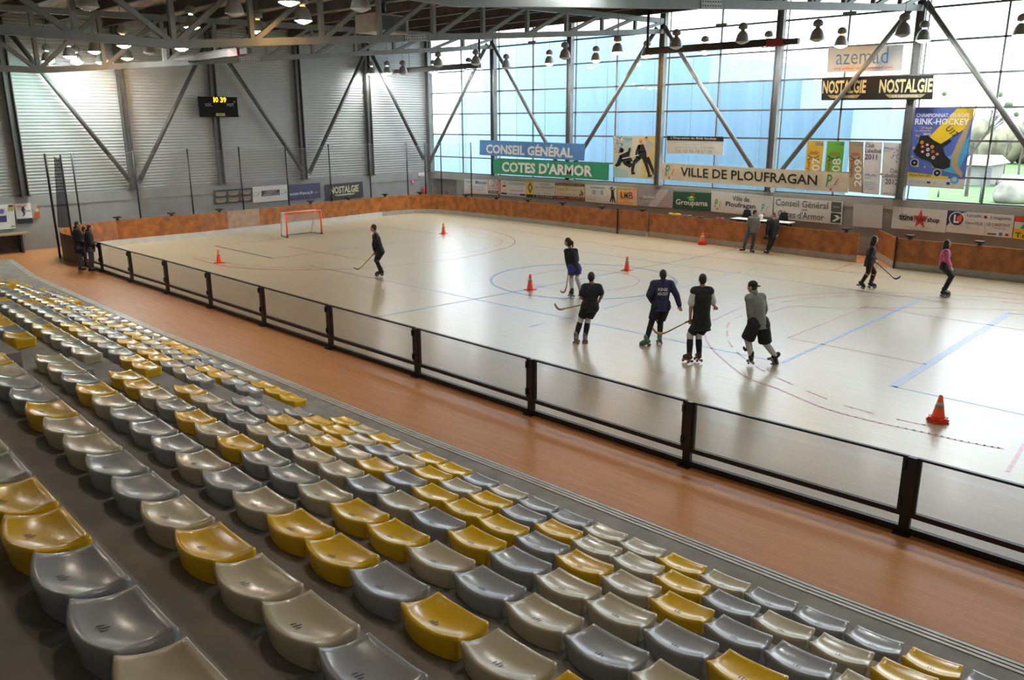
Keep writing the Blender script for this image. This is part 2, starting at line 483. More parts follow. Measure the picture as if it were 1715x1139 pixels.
# ------------------------------------------------------------------ walls, ceiling
mb = MB(); mb.box((XW-0.3, YB, 0), (XW, YG+0.3, ZP))
wl_ = part('wall_left', mb, CONCW, base=(XW, 12, 0), kind='structure')
pts = []; z = ZP; p = 0.13                      # trapezoid ribs running level along the wall
while z < 9.9:
    pts += [(XW-0.065, z), (XW-0.065, z+0.045), (XW-0.045, z+0.065), (XW-0.045, z+0.11)]; z += p
mb = MB(); n = len(pts)
vs = [(x, YB, zz) for x, zz in pts]+[(x, YG+0.2, zz) for x, zz in pts]
mb.add(vs, [[i, i+1, n+i+1, n+i] for i in range(n-1)])
part('cladding', mb, CLAD, wl_)
part('ledge', MB().box((XW, YB, ZP-0.42), (XW+0.03, YG, ZP)), pm('wall ledge', (0.27, 0.275, 0.275), 0.75, 0.06, 1.5), wl_)
mb = MB(); mb.box((XW, YG-0.12, 0), (-37.3, YG+0.3, ZP)).box((-37.3, YG-0.12, 1.95), (-35.25, YG+0.3, ZP)).box((-35.25, YG-0.12, 0), (XR, YG+0.3, ZP))
wb_ = part('wall_back', mb, CONCW, base=(-16, YG, 0), kind='structure')
part('coping', MB().box((XW, YG-0.15, ZP-0.36), (XR, YG+0.0, ZP)), pm('coping concrete', (0.33, 0.33, 0.32), 0.7, 0.06, 1.2), wb_)
part('wall_right', MB().box((XR, YB, 0), (XR+0.3, YG+0.3, 9.9)), CONCW, kind='structure')
part('wall_front', MB().box((XW-0.3, YB-0.3, 0), (XR+0.3, YB, 9.6)), CONCW, kind='structure')
# double service door in the corner
d0 = thing('door_1', (-36.3, YG+0.1, 0), kind='structure')
DOOR = pm('grey door paint', (0.19, 0.20, 0.205), 0.5, 0.06, 2.0)
for x0, x1 in ((-37.26, -36.3), (-36.28, -35.29)):
    dl = part('door_leaf', MB().box((x0, YG+0.05, 0), (x1, YG+0.1, 1.94)), DOOR, d0)
    part('handle', MB().box((-36.38 if x0 < -37 else -36.24, YG+0.0, 0.98), (-36.34 if x0 < -37 else -36.2, YG+0.05, 1.12)), STEEL, dl)
# roof deck with its purlins
ce = thing('ceiling', (-16, 12, 9.3), kind='structure')
TY = [32.0, 29.75, 27.5, 25.3, 23.1, 20.85, 18.6, 16.4, 14.3, 12.05, 9.85, 7.5, 5.2, 2.9, 0.6, -1.7, -4.0, -6.3]
nx = 90
ye = [YG+0.4]+TY[1:]+[YB-0.3]
for y1, y0 in zip(ye, ye[1:]):                 # one run of profiled deck between two purlins
    mb = MB(); vs = []
    for i in range(nx+1):
        x = XW-0.4+(XR-XW+0.8)*i/nx; o = 0.0 if (i//2) % 2 else 0.05
        vs += [(x, y0, roofz(y0)+o), (x, y1, roofz(y1)+o)]
    mb.add(vs, [[2*i, 2*i+2, 2*i+3, 2*i+1] for i in range(nx)])
    part('roof_deck', mb, DECK, ce)
for y in TY[1:]:
    z = roofz(y)-0.02
    part('purlin', MB().ibeam((XW, y, z-0.17), (XR, y, z-0.17), 0.16, 0.34, 0.03), PURL, ce)

# ------------------------------------------------------------------ glazed wall: one window per bay
CX = [-37.6, -32.1, -26.8, -21.48, -16.0, -10.78, -5.4, 0.0, XR]
MZ = [3.1, 4.36, 5.48, 6.63, 7.76, 8.87]
for i in range(len(CX)-1):
    x0, x1 = CX[i], CX[i+1]
    w = thing('window_%d' % (i+1), ((x0+x1)/2, YG+0.1, ZP), kind='structure')
    mb = MB()
    for z in MZ: mb.box((x0, YG+0.03, z-0.035), (x1, YG+0.11, z+0.035))
    mb.box((x0, YG+0.03, ZP), (x1, YG+0.11, ZP+0.05)); xm = (x0+x1)/2
    mb.box((xm-0.03, YG+0.03, ZP), (xm+0.03, YG+0.11, 9.7))
    for x in (x0+0.2, x1-0.2): mb.box((x-0.02, YG+0.04, ZP), (x+0.02, YG+0.10, 9.7))
    part('window_frame', mb, STEELP, w)
    mb = MB(); mb.add([(x0, YG+0.13, ZP), (x1, YG+0.13, ZP), (x1, YG+0.13, 9.75), (x0, YG+0.13, 9.75)], [[0, 1, 2, 3]])
    part('pane', mb, GLASS, w)
    if i > 0:
        pc = MB().box((xm-0.25, YG-0.06, 8.83), (xm+0.25, YG+0.03, 8.98)); part('bracket', pc, STEEL, w)

# ------------------------------------------------------------------ steel frame: columns and braces
ordn = ['first', 'second', 'third', 'fourth', 'fifth', 'sixth', 'seventh', 'eighth', 'ninth', 'tenth', 'eleventh', 'twelfth', 'thirteenth', 'fourteenth',
        'fifteenth', 'sixteenth', 'seventeenth', 'eighteenth', 'nineteenth', 'twentieth', 'twenty-first', 'twenty-second', 'twenty-third']
def column(x, y, along, label, group, STEEL=STEEL):
    t = thing('steel_column', (x, y, ZP), label, 'column', group)
    part('shaft', MB().ibeam((x, y, ZP+0.02), (x, y, roofz(y)-0.1), 0.24, 0.28, 0.035, up=(1, 0, 0) if along == 'x' else (0, 1, 0)), STEEL, t)
    part('base_plate', MB().box((x-0.2, y-0.17, ZP), (x+0.2, y+0.17, ZP+0.03)), STEEL, t)
    part('bolt', MB().box((x-0.16, y-0.15, ZP+0.03), (x-0.12, y-0.11, ZP+0.07)), DARKST, t)
    part('bolt', MB().box((x+0.12, y-0.15, ZP+0.03), (x+0.16, y-0.11, ZP+0.07)), DARKST, t)
    return t
gl = ['standing in the back corner between ribbed wall and glazing', 'rising behind the blue banner in front of the glazing', 'rising left of the black and white player poster',
      'rising between the player poster and the small shop notice', 'rising behind the middle of the long cream town banner', 'rising left of the purple roller skate poster', 'in front of the glazing, right of the picture edge poster']
for i, x in enumerate(CX[1:6]):
    column(x, YG-0.17, 'x', 'grey steel column '+gl[i+1], 'columns of the glazed wall')
column(XW+0.17, YG-0.17, 'x', 'grey steel column '+gl[0], 'columns of the glazed wall')
EY = [10.3, 14.65, 18.8, 23.33, 27.6]
el = ['at the far left of the ribbed white end wall', 'on the end wall where two braces meet, left of the scoreboard', 'on the end wall right behind the scoreboard',
      'on the end wall where two braces meet, right of the scoreboard', 'on the end wall between the last two bright lamp pools']
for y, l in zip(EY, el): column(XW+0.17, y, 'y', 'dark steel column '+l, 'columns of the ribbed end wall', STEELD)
def brace(p, q, label, group, STEEL=STEEL):
    t = thing('diagonal_brace', p, label, 'brace', group)
    d = (Vector(q)-Vector(p)).normalized()
    part('tube', MB().tube([Vector(p)+d*0.1, Vector(q)-d*0.1], 0.095, 10), STEEL, t)
    part('gusset', MB().bar(Vector(p)-d*0.05, Vector(p)+d*0.35, 0.03, 0.22), STEEL, t)
    part('gusset', MB().bar(Vector(q)-d*0.35, Vector(q)+d*0.05, 0.03, 0.22), STEEL, t)
YBR = YG-0.42
zt = 9.25
bl = ['leaning right from the back corner of the glazed wall', 'leaning left and ending behind the blue and green banners', 'leaning right from the green banner towards the roof',
      'leaning left, ending at the left of the cream banner', 'crossing in front of the two upper banners', 'leaning left at the right edge, beside the purple skate poster']
for i in range(6):
    a = (CX[i], YBR, ZP+0.1) if i % 2 == 0 else (CX[i], YBR, zt)
    b = (CX[i+1], YBR, zt) if i % 2 == 0 else (CX[i+1], YBR, ZP+0.1)
    s = (Vector(b)-Vector(a)).normalized()*0.35
    brace(Vector(a)+s, Vector(b)-s, 'grey tubular steel brace '+bl[i], 'braces of the glazed wall')
XB = XW+0.42
ee = ['leaning left at the far left of the end wall', 'leaning right, its top just left of the scoreboard', 'leaning left, its top just right of the scoreboard', 'leaning right towards the brightest lamp pool on the end wall', 'leaning left into the back corner of the end wall']
EYY = EY+[YG-0.75]
for i in range(5):
    lo_hi = (zt-0.35, ZP+0.1) if i % 2 == 0 else (ZP+0.1, zt-0.3)
    if i == 4: lo_hi = (zt-0.35, ZP+0.5)
    a = Vector((XB, EYY[i], lo_hi[0])); b = Vector((XB, EYY[i+1], lo_hi[1])); s = (b-a).normalized()*0.3
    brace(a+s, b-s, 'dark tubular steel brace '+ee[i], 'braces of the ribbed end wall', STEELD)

# ------------------------------------------------------------------ roof trusses
def chordz(y, low):
    return low+(8.86-low)*(y-9.85)/(31.9-9.85) if y > 9.85 else low+0.02*(9.85-y)
def truss(x, low, label, yend):
    t = thing('roof_truss', (x, 12, low), label, 'truss', 'roof trusses')
    Y = [y for y in TY if y >= yend]
    pts = [Vector((x, y, chordz(y, low))) for y in Y]; top = [Vector((x, y, roofz(y)-0.44)) for y in Y]
    mb = MB()
    for a, b in ((pts[0], pts[10]), (pts[10], pts[-1])):
        mb.bar(a, b, 0.2, 0.2)
    part('bottom_chord', mb, STEELP, t)
    part('top_chord', MB().bar(top[0], top[-1], 0.2, 0.2), STEELP, t)
    for i in range(1, len(Y)):
        part('post', MB().bar(pts[i], top[i], 0.13, 0.13), STEELP, t)
    for i in range(1, len(Y)):
        a = pts[i]; b = top[i-1] if i <= 10 else top[i]
        if i > 10: a = pts[i-1]; b = top[i]
        part('diagonal', MB().bar(a, b, 0.13, 0.13), STEELP, t)
    y0 = 17.3; a = Vector((x+0.11, y0, chordz(y0, low))); b = Vector((x+0.11, y0+0.9, chordz(y0+0.9, low)))
    sp = part('splice_plate', MB().bar(a, b, 0.02, 0.19), pm('zinc plate', (0.32, 0.33, 0.33), 0.45), t)
    mb = MB()
    for k in range(8):
        for dz in (-0.045, 0.045):
            c = a.lerp(b, (k+0.5)/8)+Vector((0.012, 0, dz)); mb.box(c-Vector((0.01, 0.025, 0.016)), c+Vector((0.005, 0.025, 0.016)))
    part('bolt_holes', mb, DARKST, sp)
truss(-32.1, 6.84, 'grey lattice roof truss nearest the ribbed end wall', -4.0)
truss(-21.48, 7.02, 'grey lattice roof truss crossing above the scoreboard and mid rink', -4.0)
truss(-10.78, 7.05, 'pale lattice roof truss at the top right, nearest the camera', -4.0)
# ------------------------------------------------------------------ grandstand: curved concrete tiers, plastic seats
PX = [-7.122129062705185, -5.183457487803359, -0.07470617911377585, 0.05867093327830781, 0.030940754826488028, -0.0038350061849755047, 0.019218159883414555, 0.0186100207061816]
PY = [6.78217368042876, 0.01400205111565501, 0.08703173137887193, -0.01939835735056189, -0.8440794989198191, 0.005235506344070997, 0.03451866242731047, -0.007246043064746577]
def seatpos(k, i):
    """row k (1 = front), place i counted along the row from the right"""
    u = (i-14.0)/10; w = k-1
    b = (1, u, u*u, u**3, w, w*w, u*w, u*u*w)
    return Vector((sum(p*q for p, q in zip(PX, b)), sum(p*q for p, q in zip(PY, b)), 0.525+0.381*w))
TD = 0.098                                     # seat bowl above its tier
gs = thing('grandstand', (-12, 3, 0), 'stepped grey concrete grandstand carrying the rows of plastic seats', 'grandstand')
IS = [-8, -6, -4, -2, 0, 2]+list(range(5, 60, 5))+[60]
def edge(k, off):
    out = []
    for i in IS:
        p = seatpos(k, i); out.append(Vector((p.x, p.y+off, 0)))
    d = (out[0]-out[1]).normalized()
    out[0] = Vector((5.9, out[1].y, 0)) if out[0].x < 5.9 else out[0]
    out.append(Vector((XW+0.06, out[-1].y, 0)))
    return out
for k in range(1, 12):
    f = edge(k, 0.19); z1 = 0.525+0.381*(k-1)-TD
    bk = edge(k+1, 0.21); z0 = z1-0.381 if k > 1 else 0
    n = len(f); mb = MB()
    vs = [(p.x, p.y, max(0, z0-0.02)) for p in f]+[(p.x, p.y, z1) for p in f]+[(p.x, p.y, z1) for p in bk]
    mb.add(vs, [[i, i+1, n+i+1, n+i] for i in range(n-1)]+[[n+i, n+i+1, 2*n+i+1, 2*n+i] for i in range(n-1)])
    part('tier', mb, CONC, gs)
# floor strip in front of the first row and its ribbed metal edging
fe = edge(1, 0.19)
curb = [Vector((5.9, 8.3, 0))]+[onz(x, y) for x, y in ((1715, 1114), (1400, 997), (1200, 919.5), (910, 806), (715, 731), (570, 673), (430, 616.5), (254, 546.5), (127, 491.5), (60, 462))]+[Vector((-35.5, 9.0, 0))]
mb = MB(); fs = [Vector((p.x, p.y, 0)) for p in fe]
def yat(pl, x):
    pl = sorted(pl, key=lambda p: p.x)
    for a, b in zip(pl, pl[1:]):
        if a.x <= x <= b.x: return a.y+(b.y-a.y)*(x-a.x)/max(1e-6, b.x-a.x)
    return pl[0].y if x < pl[0].x else pl[-1].y
xs = [5.8-0.75*i for i in range(56)]
top = [(x, yat(fe, x)-0.02, 0.02) for x in xs]; bot = [(x, yat(curb, x), 0.02) for x in xs]; low = [(x, yat(curb, x), 0.0) for x in xs]
n = len(xs)
mb.add(top+bot+low, [[i, i+1, n+i+1, n+i] for i in range(n-1)]+[[n+i, n+i+1, 2*n+i+1, 2*n+i] for i in range(n-1)])
part('foot_strip', mb, CONC, gs)
mb = MB()
for j in range(3):
    o = -0.03-0.065*j
    a = [(x, yat(curb, x)+o, 0.028) for x in xs]; b = [(x, yat(curb, x)+o-0.042, 0.028) for x in xs]; a0 = [(x, y, 0.015) for x, y, z in a]
    mb.add(a0+a+b, [[i, i+1, n+i+1, n+i] for i in range(n-1)]+[[n+i, n+i+1, 2*n+i+1, 2*n+i] for i in range(n-1)])
part('edging_strip', mb, ALU, gs)
# half-height steps in the two stair gangways
for ic in (21.5, 45.5):
    for k in range(1, 9):
        p = seatpos(k, ic); pa = seatpos(k, ic-0.8); pb = seatpos(k, ic+0.8)
        zt_ = p.z-TD-0.19; zb_ = max(0.01, p.z-TD-0.381)
        mb = MB(); yb = p.y+0.18
        mb.box((pb.x, yb, zb_), (pa.x, yb+0.30, zt_))
        part('stair_step', mb, CONC, gs)

# one moulded seat, built around its own origin (0,0 = bowl centre)
def seatz(s, t):
    return 0.014*abs(s)**2.2-0.006+0.052*max(0.0, t)**2.6+0.020*(1-t)**3
def seat_mesh():
    mb = MB(); ns, nt = 12, 10
    def top(s, t):
        x = (0.207+0.026*t)*s
        yb = -0.130-0.055*(1-s*s)
        y = 0.115+(yb-0.115)*t
        return Vector((x, y, seatz(s, t)))
    vs = [top(-1+2*i/ns, j/nt) for j in range(nt+1) for i in range(ns+1)]
    w = ns+1
    mb.add(vs, [[j*w+i, j*w+i+1, (j+1)*w+i+1, (j+1)*w+i] for j in range(nt) for i in range(ns)], True)
    ring = [i for i in range(w)]+[j*w+ns for j in range(1, nt+1)]+[nt*w+i for i in range(ns-1, -1, -1)]+[j*w for j in range(nt-1, 0, -1)]
    c = Vector((0, 0.0, 0)); n = len(ring)
    rows = []
    for out, dz, fixed in ((0.008, -0.004, None), (0.013, -0.014, None), (0.012, -0.03, None), (0.006, -0.06, None), (-0.006, None, -TD+0.03), (-0.006, None, -TD+0.004)):
        r = []
        for idx in ring:
            p = vs[idx]; d = Vector((p.x, p.y, 0)).normalized()
            r.append(Vector((p.x+d.x*out, p.y+d.y*out, (p.z+dz) if fixed is None else fixed)))
        rows.append(r)
    base = len(mb.v)
    for r in rows: mb.v += r
    prev = ring
    for q in range(len(rows)):
        cur = [base+q*n+i for i in range(n)]
        for i in range(n):
            mb.f.append([prev[i], prev[(i+1) % n], cur[(i+1) % n], cur[i]]); mb.sm.append(True)
        prev = cur
    return mb
SEATM = {'Y': pm('yellow seat plastic', (0.86, 0.52, 0.004), 0.24, 0.04, 3.0, coat=0.15),
         'C': pm('cream seat plastic', (0.58, 0.51, 0.36), 0.25, 0.05, 3.0, coat=0.15),
         'G': pm('grey seat plastic', (0.355, 0.36, 0.375), 0.25, 0.05, 3.0, coat=0.15)}
smb = seat_mesh()
SME = {}
for c in 'YCG':
    SME[c] = mesh_of('stadium_seat', smb, Vector((0, 0, 0)), SEATM[c])
slot_me = []
for q, (dx, ln) in enumerate(((-0.022, 0.03), (0.0, 0.045), (0.022, 0.03))):
    m = MB(); y0 = -0.105
    def tz(x, y):
        s = x/0.232; t = (y-0.115)/(-0.130-0.055*(1-s*s)-0.115)
        return seatz(s, t)+0.0025
    m.add([(dx-0.004, y0, tz(dx, y0)), (dx+0.004, y0, tz(dx, y0)), (dx+0.004, y0+ln, tz(dx, y0+ln)), (dx-0.004, y0+ln, tz(dx, y0+ln))], [[0, 1, 2, 3]])
    slot_me.append(mesh_of('drain_slot', m, Vector((0, 0, 0)), BLACK))
CN = {'Y': 'yellow', 'C': 'cream', 'G': 'grey'}
ROWN = {1: 'front row', 2: 'second row up', 3: 'third row up', 4: 'fourth row up', 5: 'fifth row up', 6: 'sixth row up', 7: 'seventh row up', 8: 'eighth row up'}
SEATS = {
 (1, 2): 'GYGGGCYCCGGCGYYCYCY', (2, 3): 'YCCGYCCYGYCYCGCYYG', (3, 3): 'CGGYCYGYYYGYCYCYGG', (4, 4): 'YGCCGYGCGCCGCGGCY', (5, 4): 'CGCGCYYCGGYCYGCYY',
 (6, 4): 'YCYGYYCGCGGGCYGCC', (7, 5): 'GCCYCGGCCYGGCY', (8, 5): 'CGGYYGC',
 (1, 23): 'YYYCCGGGYYYCGCGYGGCYCY', (2, 23): 'GGYYGCGCCYYGYCYYCGCGYC', (3, 23): 'GCGYYCYGGCYGGCYGYYCCYG', (4, 23): 'YYGGCCYYGCGGCYGCGGC',
 (5, 23): 'CGCCYGCCGGY', (6, 23): 'YGYY', (1, 47): 'YYCCGGCYCGGCYYCCY', (2, 47): 'CCGCYCYYYGCG', (3, 47): 'YGY'}
for (k, i0), seq in SEATS.items():
    for j, c in enumerate(seq):
        i = i0+j; p = seatpos(k, i); q = seatpos(k, i+0.5); q2 = seatpos(k, i-0.5)
        o = bpy.data.objects.new('stadium_seat', SME[c]); COL.objects.link(o)
        pitch = (q-q2).length
        o.location = p; o.scale = (min(1.0, pitch*0.955/0.486), 1, 1)
        o.rotation_euler = (0, 0, math.atan2(q2.y-q.y, q2.x-q.x))
        if i0 < 20: place = '%s right of the near stairs' % ordn[20-i]
        elif i0 < 40: place = '%s left of the near stairs' % ordn[i-23]
        else: place = '%s left of the far stairs' % ordn[i-47]
        o['label'] = '%s glossy plastic seat, %s in the %s' % (CN[c], place, ROWN[k])
        o['category'] = 'seat'; o['group'] = 'plastic seats of the grandstand'
        if i0 < 20 and (k >= 3 or i <= 12):
            for me in slot_me:
                d = bpy.data.objects.new('drain_slot', me); COL.objects.link(d); d.parent = o
# ------------------------------------------------------------------ high-bay lamps
BELL = pm('lamp aluminium', (0.27, 0.265, 0.25), 0.42, 0.08, 6.0, 0.25)
GEAR = pm('lamp gear cap', (0.22, 0.21, 0.205), 0.5, 0.1, 6.0)
LENS = {'w': glow_mat('white lamp glass', (0.95, 1.0, 0.95), 110.0), 'o': glow_mat('warm lamp glass', (1.0, 0.55, 0.16), 55.0),
        'g': glow_mat('greenish lamp glass', (0.35, 1.0, 0.8), 70.0), 'd': glow_mat('dim warm lamp glass', (1.0, 0.85, 0.66), 40.0), 'x': pm('unlit lamp glass', (0.55, 0.56, 0.56), 0.15, 0.05, 4.0)}
ST = {'w': 'white lit', 'o': 'warm lit', 'g': 'greenish lit', 'x': 'unlit', 'd': 'dim warm'}
lamp_proto = {}
def lamp(loc, st, label, group, wire_top):
    t = thing('high_bay_lamp', loc, '', 'lamp', group)
    t['label'] = ST[st]+' bell lamp '+label
    if st not in lamp_proto:
        z = Vector((0, 0, 0))
        def me(nm, prof, mat): return mesh_of(nm, MB().lathe(z, prof, 16), z, mat)
        lamp_proto[st] = [
            ('reflector', me('reflector', [(0.245, 0.0), (0.25, 0.012), (0.232, 0.06), (0.215, 0.14), (0.18, 0.25), (0.12, 0.33), (0.085, 0.36), (0.075, 0.36), (0.11, 0.32), (0.17, 0.24), (0.205, 0.13), (0.225, 0.05), (0.238, 0.004)], BELL)),
            ('gear_housing', me('gear_housing', [(0.07, 0.36), (0.075, 0.41), (0.15, 0.43), (0.165, 0.48), (0.165, 0.52), (0.14, 0.585), (0.08, 0.63), (0.02, 0.645)], GEAR)),
            ('lens', me('lens', [(0.0, -0.085), (0.06, -0.078), (0.15, -0.042), (0.236, 0.006), (0.21, 0.03), (0.0, 0.03)], LENS[st]))]
    for nm, m in lamp_proto[st]:
        o = bpy.data.objects.new(nm, m); COL.objects.link(o); o.parent = t
    mb = MB().tube([Vector(loc)+Vector((0, 0, 0.64)), Vector((loc[0], loc[1], wire_top))], 0.008, 5)
    part('suspension_wire', mb, DARKST, t)
g1, g2, g3 = 'lamps in front of the glazed wall', 'lamps hung nearer than the glazing row', 'lamps under the roof near the end wall'
def L(px, py, y, st, label, group, x=None):
    p = onx(px, py, x) if x is not None else ony(px, py, y)
    lamp((p.x, p.y, p.z), st, label, group, roofz(p.y)-0.01)
c1 = 'before the glazing, '
for px, py, st, lb in ((726, 121, 'w', 'first from the back corner'), (785, 118, 'w', 'second from the back corner'), (848, 113, 'x', 'right of the first glazing column'), (920, 107, 'w', 'fourth from the back corner'),
        (998, 102, 'w', 'left of the lamp above the player poster'), (1083, 94, 'o', 'at the left end of the right heater tube'), (1180, 88, 'w', 'under the middle of the right heater tube'), (1286, 81, 'w', 'at the red end of the right heater'),
        (1408, 77, 'o', 'right above the white shop banner'), (1546, 68, 'w', 'beside the column right of the white shop banner'), (1709, 59, 'w', 'cut by the right picture edge')):
    L(px, py, 30.6, st, c1+lb, g1)
c2 = 'hung higher before glazing, '
for px, py, st, lb in ((734, 110, 'x', 'above the middle heater tube, left end'), (797, 107, 'x', 'above the right end of the middle heater'), (946, 97, 'x', 'close left of a glazing column'), (1034, 88, 'o', 'above the player poster'),
        (1132, 79, 'x', 'above the right heater tube, left part'), (1243, 70, 'x', 'above the red end of the right heater'), (1368, 66.5, 'x', 'above the left end of the shop banner'), (1512, 58.5, 'x', 'left of a glazing column at top right')):
    L(px, py, 27.6, st, c2+lb, g2)
for px, py, st, lb in ((623, 124, 'w', 'close to the end wall, over the brightest wall pool'), (649, 123, 'w', 'close to the end wall, right of the pool lamp'), (675, 123, 'x', 'at the left end of the middle heater tube')):
    L(px, py, None, st, lb, g3, x=-36.85 if px < 670 else -34.6)
for px, py, st, lb, xx in ((81, 103, 'g', 'farthest left, deep below the roof truss', -36), (117, 95, 'w', 'third from the left under the roof, upper one', -35.5), (129, 105, 'w', 'lowest left of the white pair at the end wall', -36), (171, 105, 'w', 'lowest right of the white pair at the end wall', -36),
        (159, 87, 'w', 'biggest of the left cluster near the end wall', -34), (207.5, 77, 'o', 'upper warm one of the left pair', -30.7), (213, 98, 'o', 'lower warm one of the left pair', -36), (251, 89, 'x', 'between the warm pair and the scoreboard truss', -33.6),
        (304, 82, 'w', 'left above the scoreboard', -30.5), (321.5, 46, 'w', 'high between two roof trusses above the scoreboard', -26), (147, 12, 'x', 'large at the top left picture edge', -21), (393, 23, 'x', 'large, high right of the scoreboard', -20.5),
        (484, 4, 'w', 'cut by the top edge, left of centre', -17.1), (508, 35, 'o', 'large, bright under the mid truss', -20.3), (433, 53, 'o', 'small, right of the scoreboard truss joint', -26), (604, 15, 'x', 'large at the top edge beside the air heater', -17.1)):
    L(px, py, None, st, lb, g3, x=xx)
# row over the grandstand and the near rink side: the hall's lamps outside the picture
for i, x in enumerate((-30, -24, -18, -12, -6, 0)):
    lamp((x, 4.2, 8.35), 'd', 'of the row above the grandstand, %s from the end wall' % ordn[i], 'lamps above the grandstand', roofz(4.2)-0.01)
for i, x in enumerate((-10, -4, 2)):
    lamp((x, 13.0, 7.8), 'w', 'above the near rink side, %s from the far end' % ordn[i], 'lamps above the near rink side', roofz(13.0)-0.01)

# ------------------------------------------------------------------ gas heater tubes
RED = pm('red burner', (0.30, 0.03, 0.02), 0.45)
HEAT = pm('dark heater steel', (0.035, 0.028, 0.026), 0.45, 0.2, 3.0, 0.3)
def heater(p, q, end, label):
    p = Vector(p); q = Vector(q)
    t = thing('tube_heater', (p+q)/2, label, 'heater', 'gas heater tubes')
    part('heater_tube', MB().bar(p, q, 0.26, 0.22), HEAT, t)
    part('reflector_cover', MB().bar(p+UP*0.13, q+UP*0.13, 0.34, 0.03), HEAT, t)
    d = (q-p).normalized(); e = q if end else p; s = 1 if end else -1
    b = part('burner_box', MB().bar(e-d*s*0.6, e+d*s*0.05, 0.3, 0.27), RED, t)
    part('fan_cap', MB().bar(e+d*s*0.05, e+d*s*0.6, 0.2, 0.2), DARKST, b)
    for f in (0.1, 0.9):
        a = p.lerp(q, f); part('hanger', MB().tube([a+UP*0.12, Vector((a.x, a.y, roofz(a.y)+0.02))], 0.012, 5), DARKST, t)
    e2 = p if end else q
    part('flue_pipe', MB().tube([e2+UP*0.1, e2+UP*0.9, Vector((e2.x, e2.y, roofz(e2.y)-0.1))], 0.06, 8), HEAT, t)
yh = 29.7
p = ony(674, 119, yh); q = ony(803, 106, yh); q.z = p.z
heater(p, q, 0, 'dark gas heater tube in the middle, hung before the back corner')
p = ony(1084, 87, yh); q = ony(1312, 69.5, yh); q.z = p.z
heater(p, q, 1, 'dark gas heater tube with red end, hung before the right glazing')
p = onx(288, 104, -33.5); q = onx(402, 87, -28.6)
heater(p, q, 1, 'dark gas heater tube on the left above the scoreboard')
# boxy air heater hung between the trusses
ah = thing('air_heater', onx(640, 40, -24.5), 'pale boxy air heater hung under the roof left of the glazing', 'heater')
a = onx(640, 44, -24.5)
part('casing', MB().box(a-Vector((0.55, 0.75, 0.25)), a+Vector((0.55, 0.75, 0.35))), pm('dull white sheet', (0.33, 0.30, 0.26), 0.5), ah)
part('louvre', MB().box(a+Vector((0.55, -0.6, -0.18)), a+Vector((0.6, 0.6, 0.28))), DARKST, ah)
part('duct', MB().tube([a+UP*0.3, Vector((a.x, a.y, roofz(a.y)-0.1))], 0.16, 10), HEAT, ah)

# ------------------------------------------------------------------ scoreboard
xs_ = XW+0.47
A = onx(332.5, 161.5, xs_); B = onx(396.5, 161.5, xs_); Cc = onx(333, 196, xs_)
sc_ = Sheet('scoreboard', 'black electronic scoreboard showing yellow digits on the ribbed end wall', 'scoreboard', Vector((xs_, A.y, Cc.z)), Vector((0, B.y-A.y, 0)), Vector((0, 0, A.z-Cc.z)), (1, 0, 0), pm('matt black casing', (0.008, 0.008, 0.009), 0.85, 0.2, 6.0, spec=0.2), 0.12)
DIG = glow_mat('lit digits', (1.0, 0.42, 0.0), 3.2)
sc_.rect(0.375, 0.73, 0.40, 0.975, DIG, 'digit', 1)
for ch_, u_ in (('0', 0.42), ('3', 0.545), ('9', 0.63)): sc_.text(ch_, u_, 0.73, u_+0.072, 0.975, DIG, 0.0, name='digit')
GR = pm('grey print', (0.40, 0.40, 0.40), 0.6)
sc_.text('LOC.', 0.15, 0.53, 0.33, 0.68, GR); sc_.text('VISIT', 0.70, 0.53, 0.90, 0.68, GR)
sc_.rect(0.405, 0.05, 0.64, 0.19, pm('dull yellow plate', (0.30, 0.27, 0.05), 0.5), 'name_plate'); sc_.rect(0.45, 0.095, 0.60, 0.14, pm('plate print', (0.12, 0.10, 0.03), 0.5), 'lettering', 1)
sc_.disc(0.925, 0.76, 0.045, pm('dull red lamp', (0.30, 0.12, 0.10), 0.4), 'signal_lamp')
part('bracket', MB().box((xs_-0.22, B.y-0.02, A.z-0.04), (xs_-0.10, B.y+0.1, A.z+0.0)), BLACK, sc_.ob); part('bracket', MB().box((xs_-0.22, B.y-0.02, Cc.z+0.02), (xs_-0.10, B.y+0.16, Cc.z+0.06)), BLACK, sc_.ob)

# ------------------------------------------------------------------ near glass barrier
pl_ = ['hidden behind the watchers at the left corner', 'nearest the two men at the far left corner', 'second from the far left corner', 'third from the far left corner', 'fourth from the far left corner', 'fifth from the far left corner', 'left of the middle of the barrier', 'in the middle of the barrier',
       'before the dark pair of skaters', 'below the skaters in the front', 'nearest of all, near the orange cone', 'just beyond the right picture edge', 'far beyond the right picture edge']
BZ = 1.04
for i, p in enumerate(NP):
    pn = NP[min(i+1, len(NP)-1)]-NP[max(i-1, 0)]; d = Vector((pn.x, pn.y, 0)).normalized(); nn = Vector((-d.y, d.x, 0))
    t = thing('barrier_post', (p.x, p.y, 0), 'black steel rink barrier post '+pl_[i], 'post', 'black posts of the near barrier')
    part('upright', MB().bar(p+UP*0.02, p+UP*(BZ-0.01), 0.07, 0.13, up=d), BLACK, t)
    part('foot_plate', MB().box((p.x-0.1, p.y-0.13, 0.0), (p.x+0.1, p.y+0.08, 0.02)), BLACK, t)
    for z in (0.36, 0.86):
        part('hinge', MB().box((p.x-0.10, p.y-0.06, z), (p.x-0.06, p.y-0.03, z+0.12)), BLACK, t)
GREYK = pm('grey lower strip', (0.34, 0.33, 0.32), 0.5)
bl_ = ['fourth span right of the men', '']
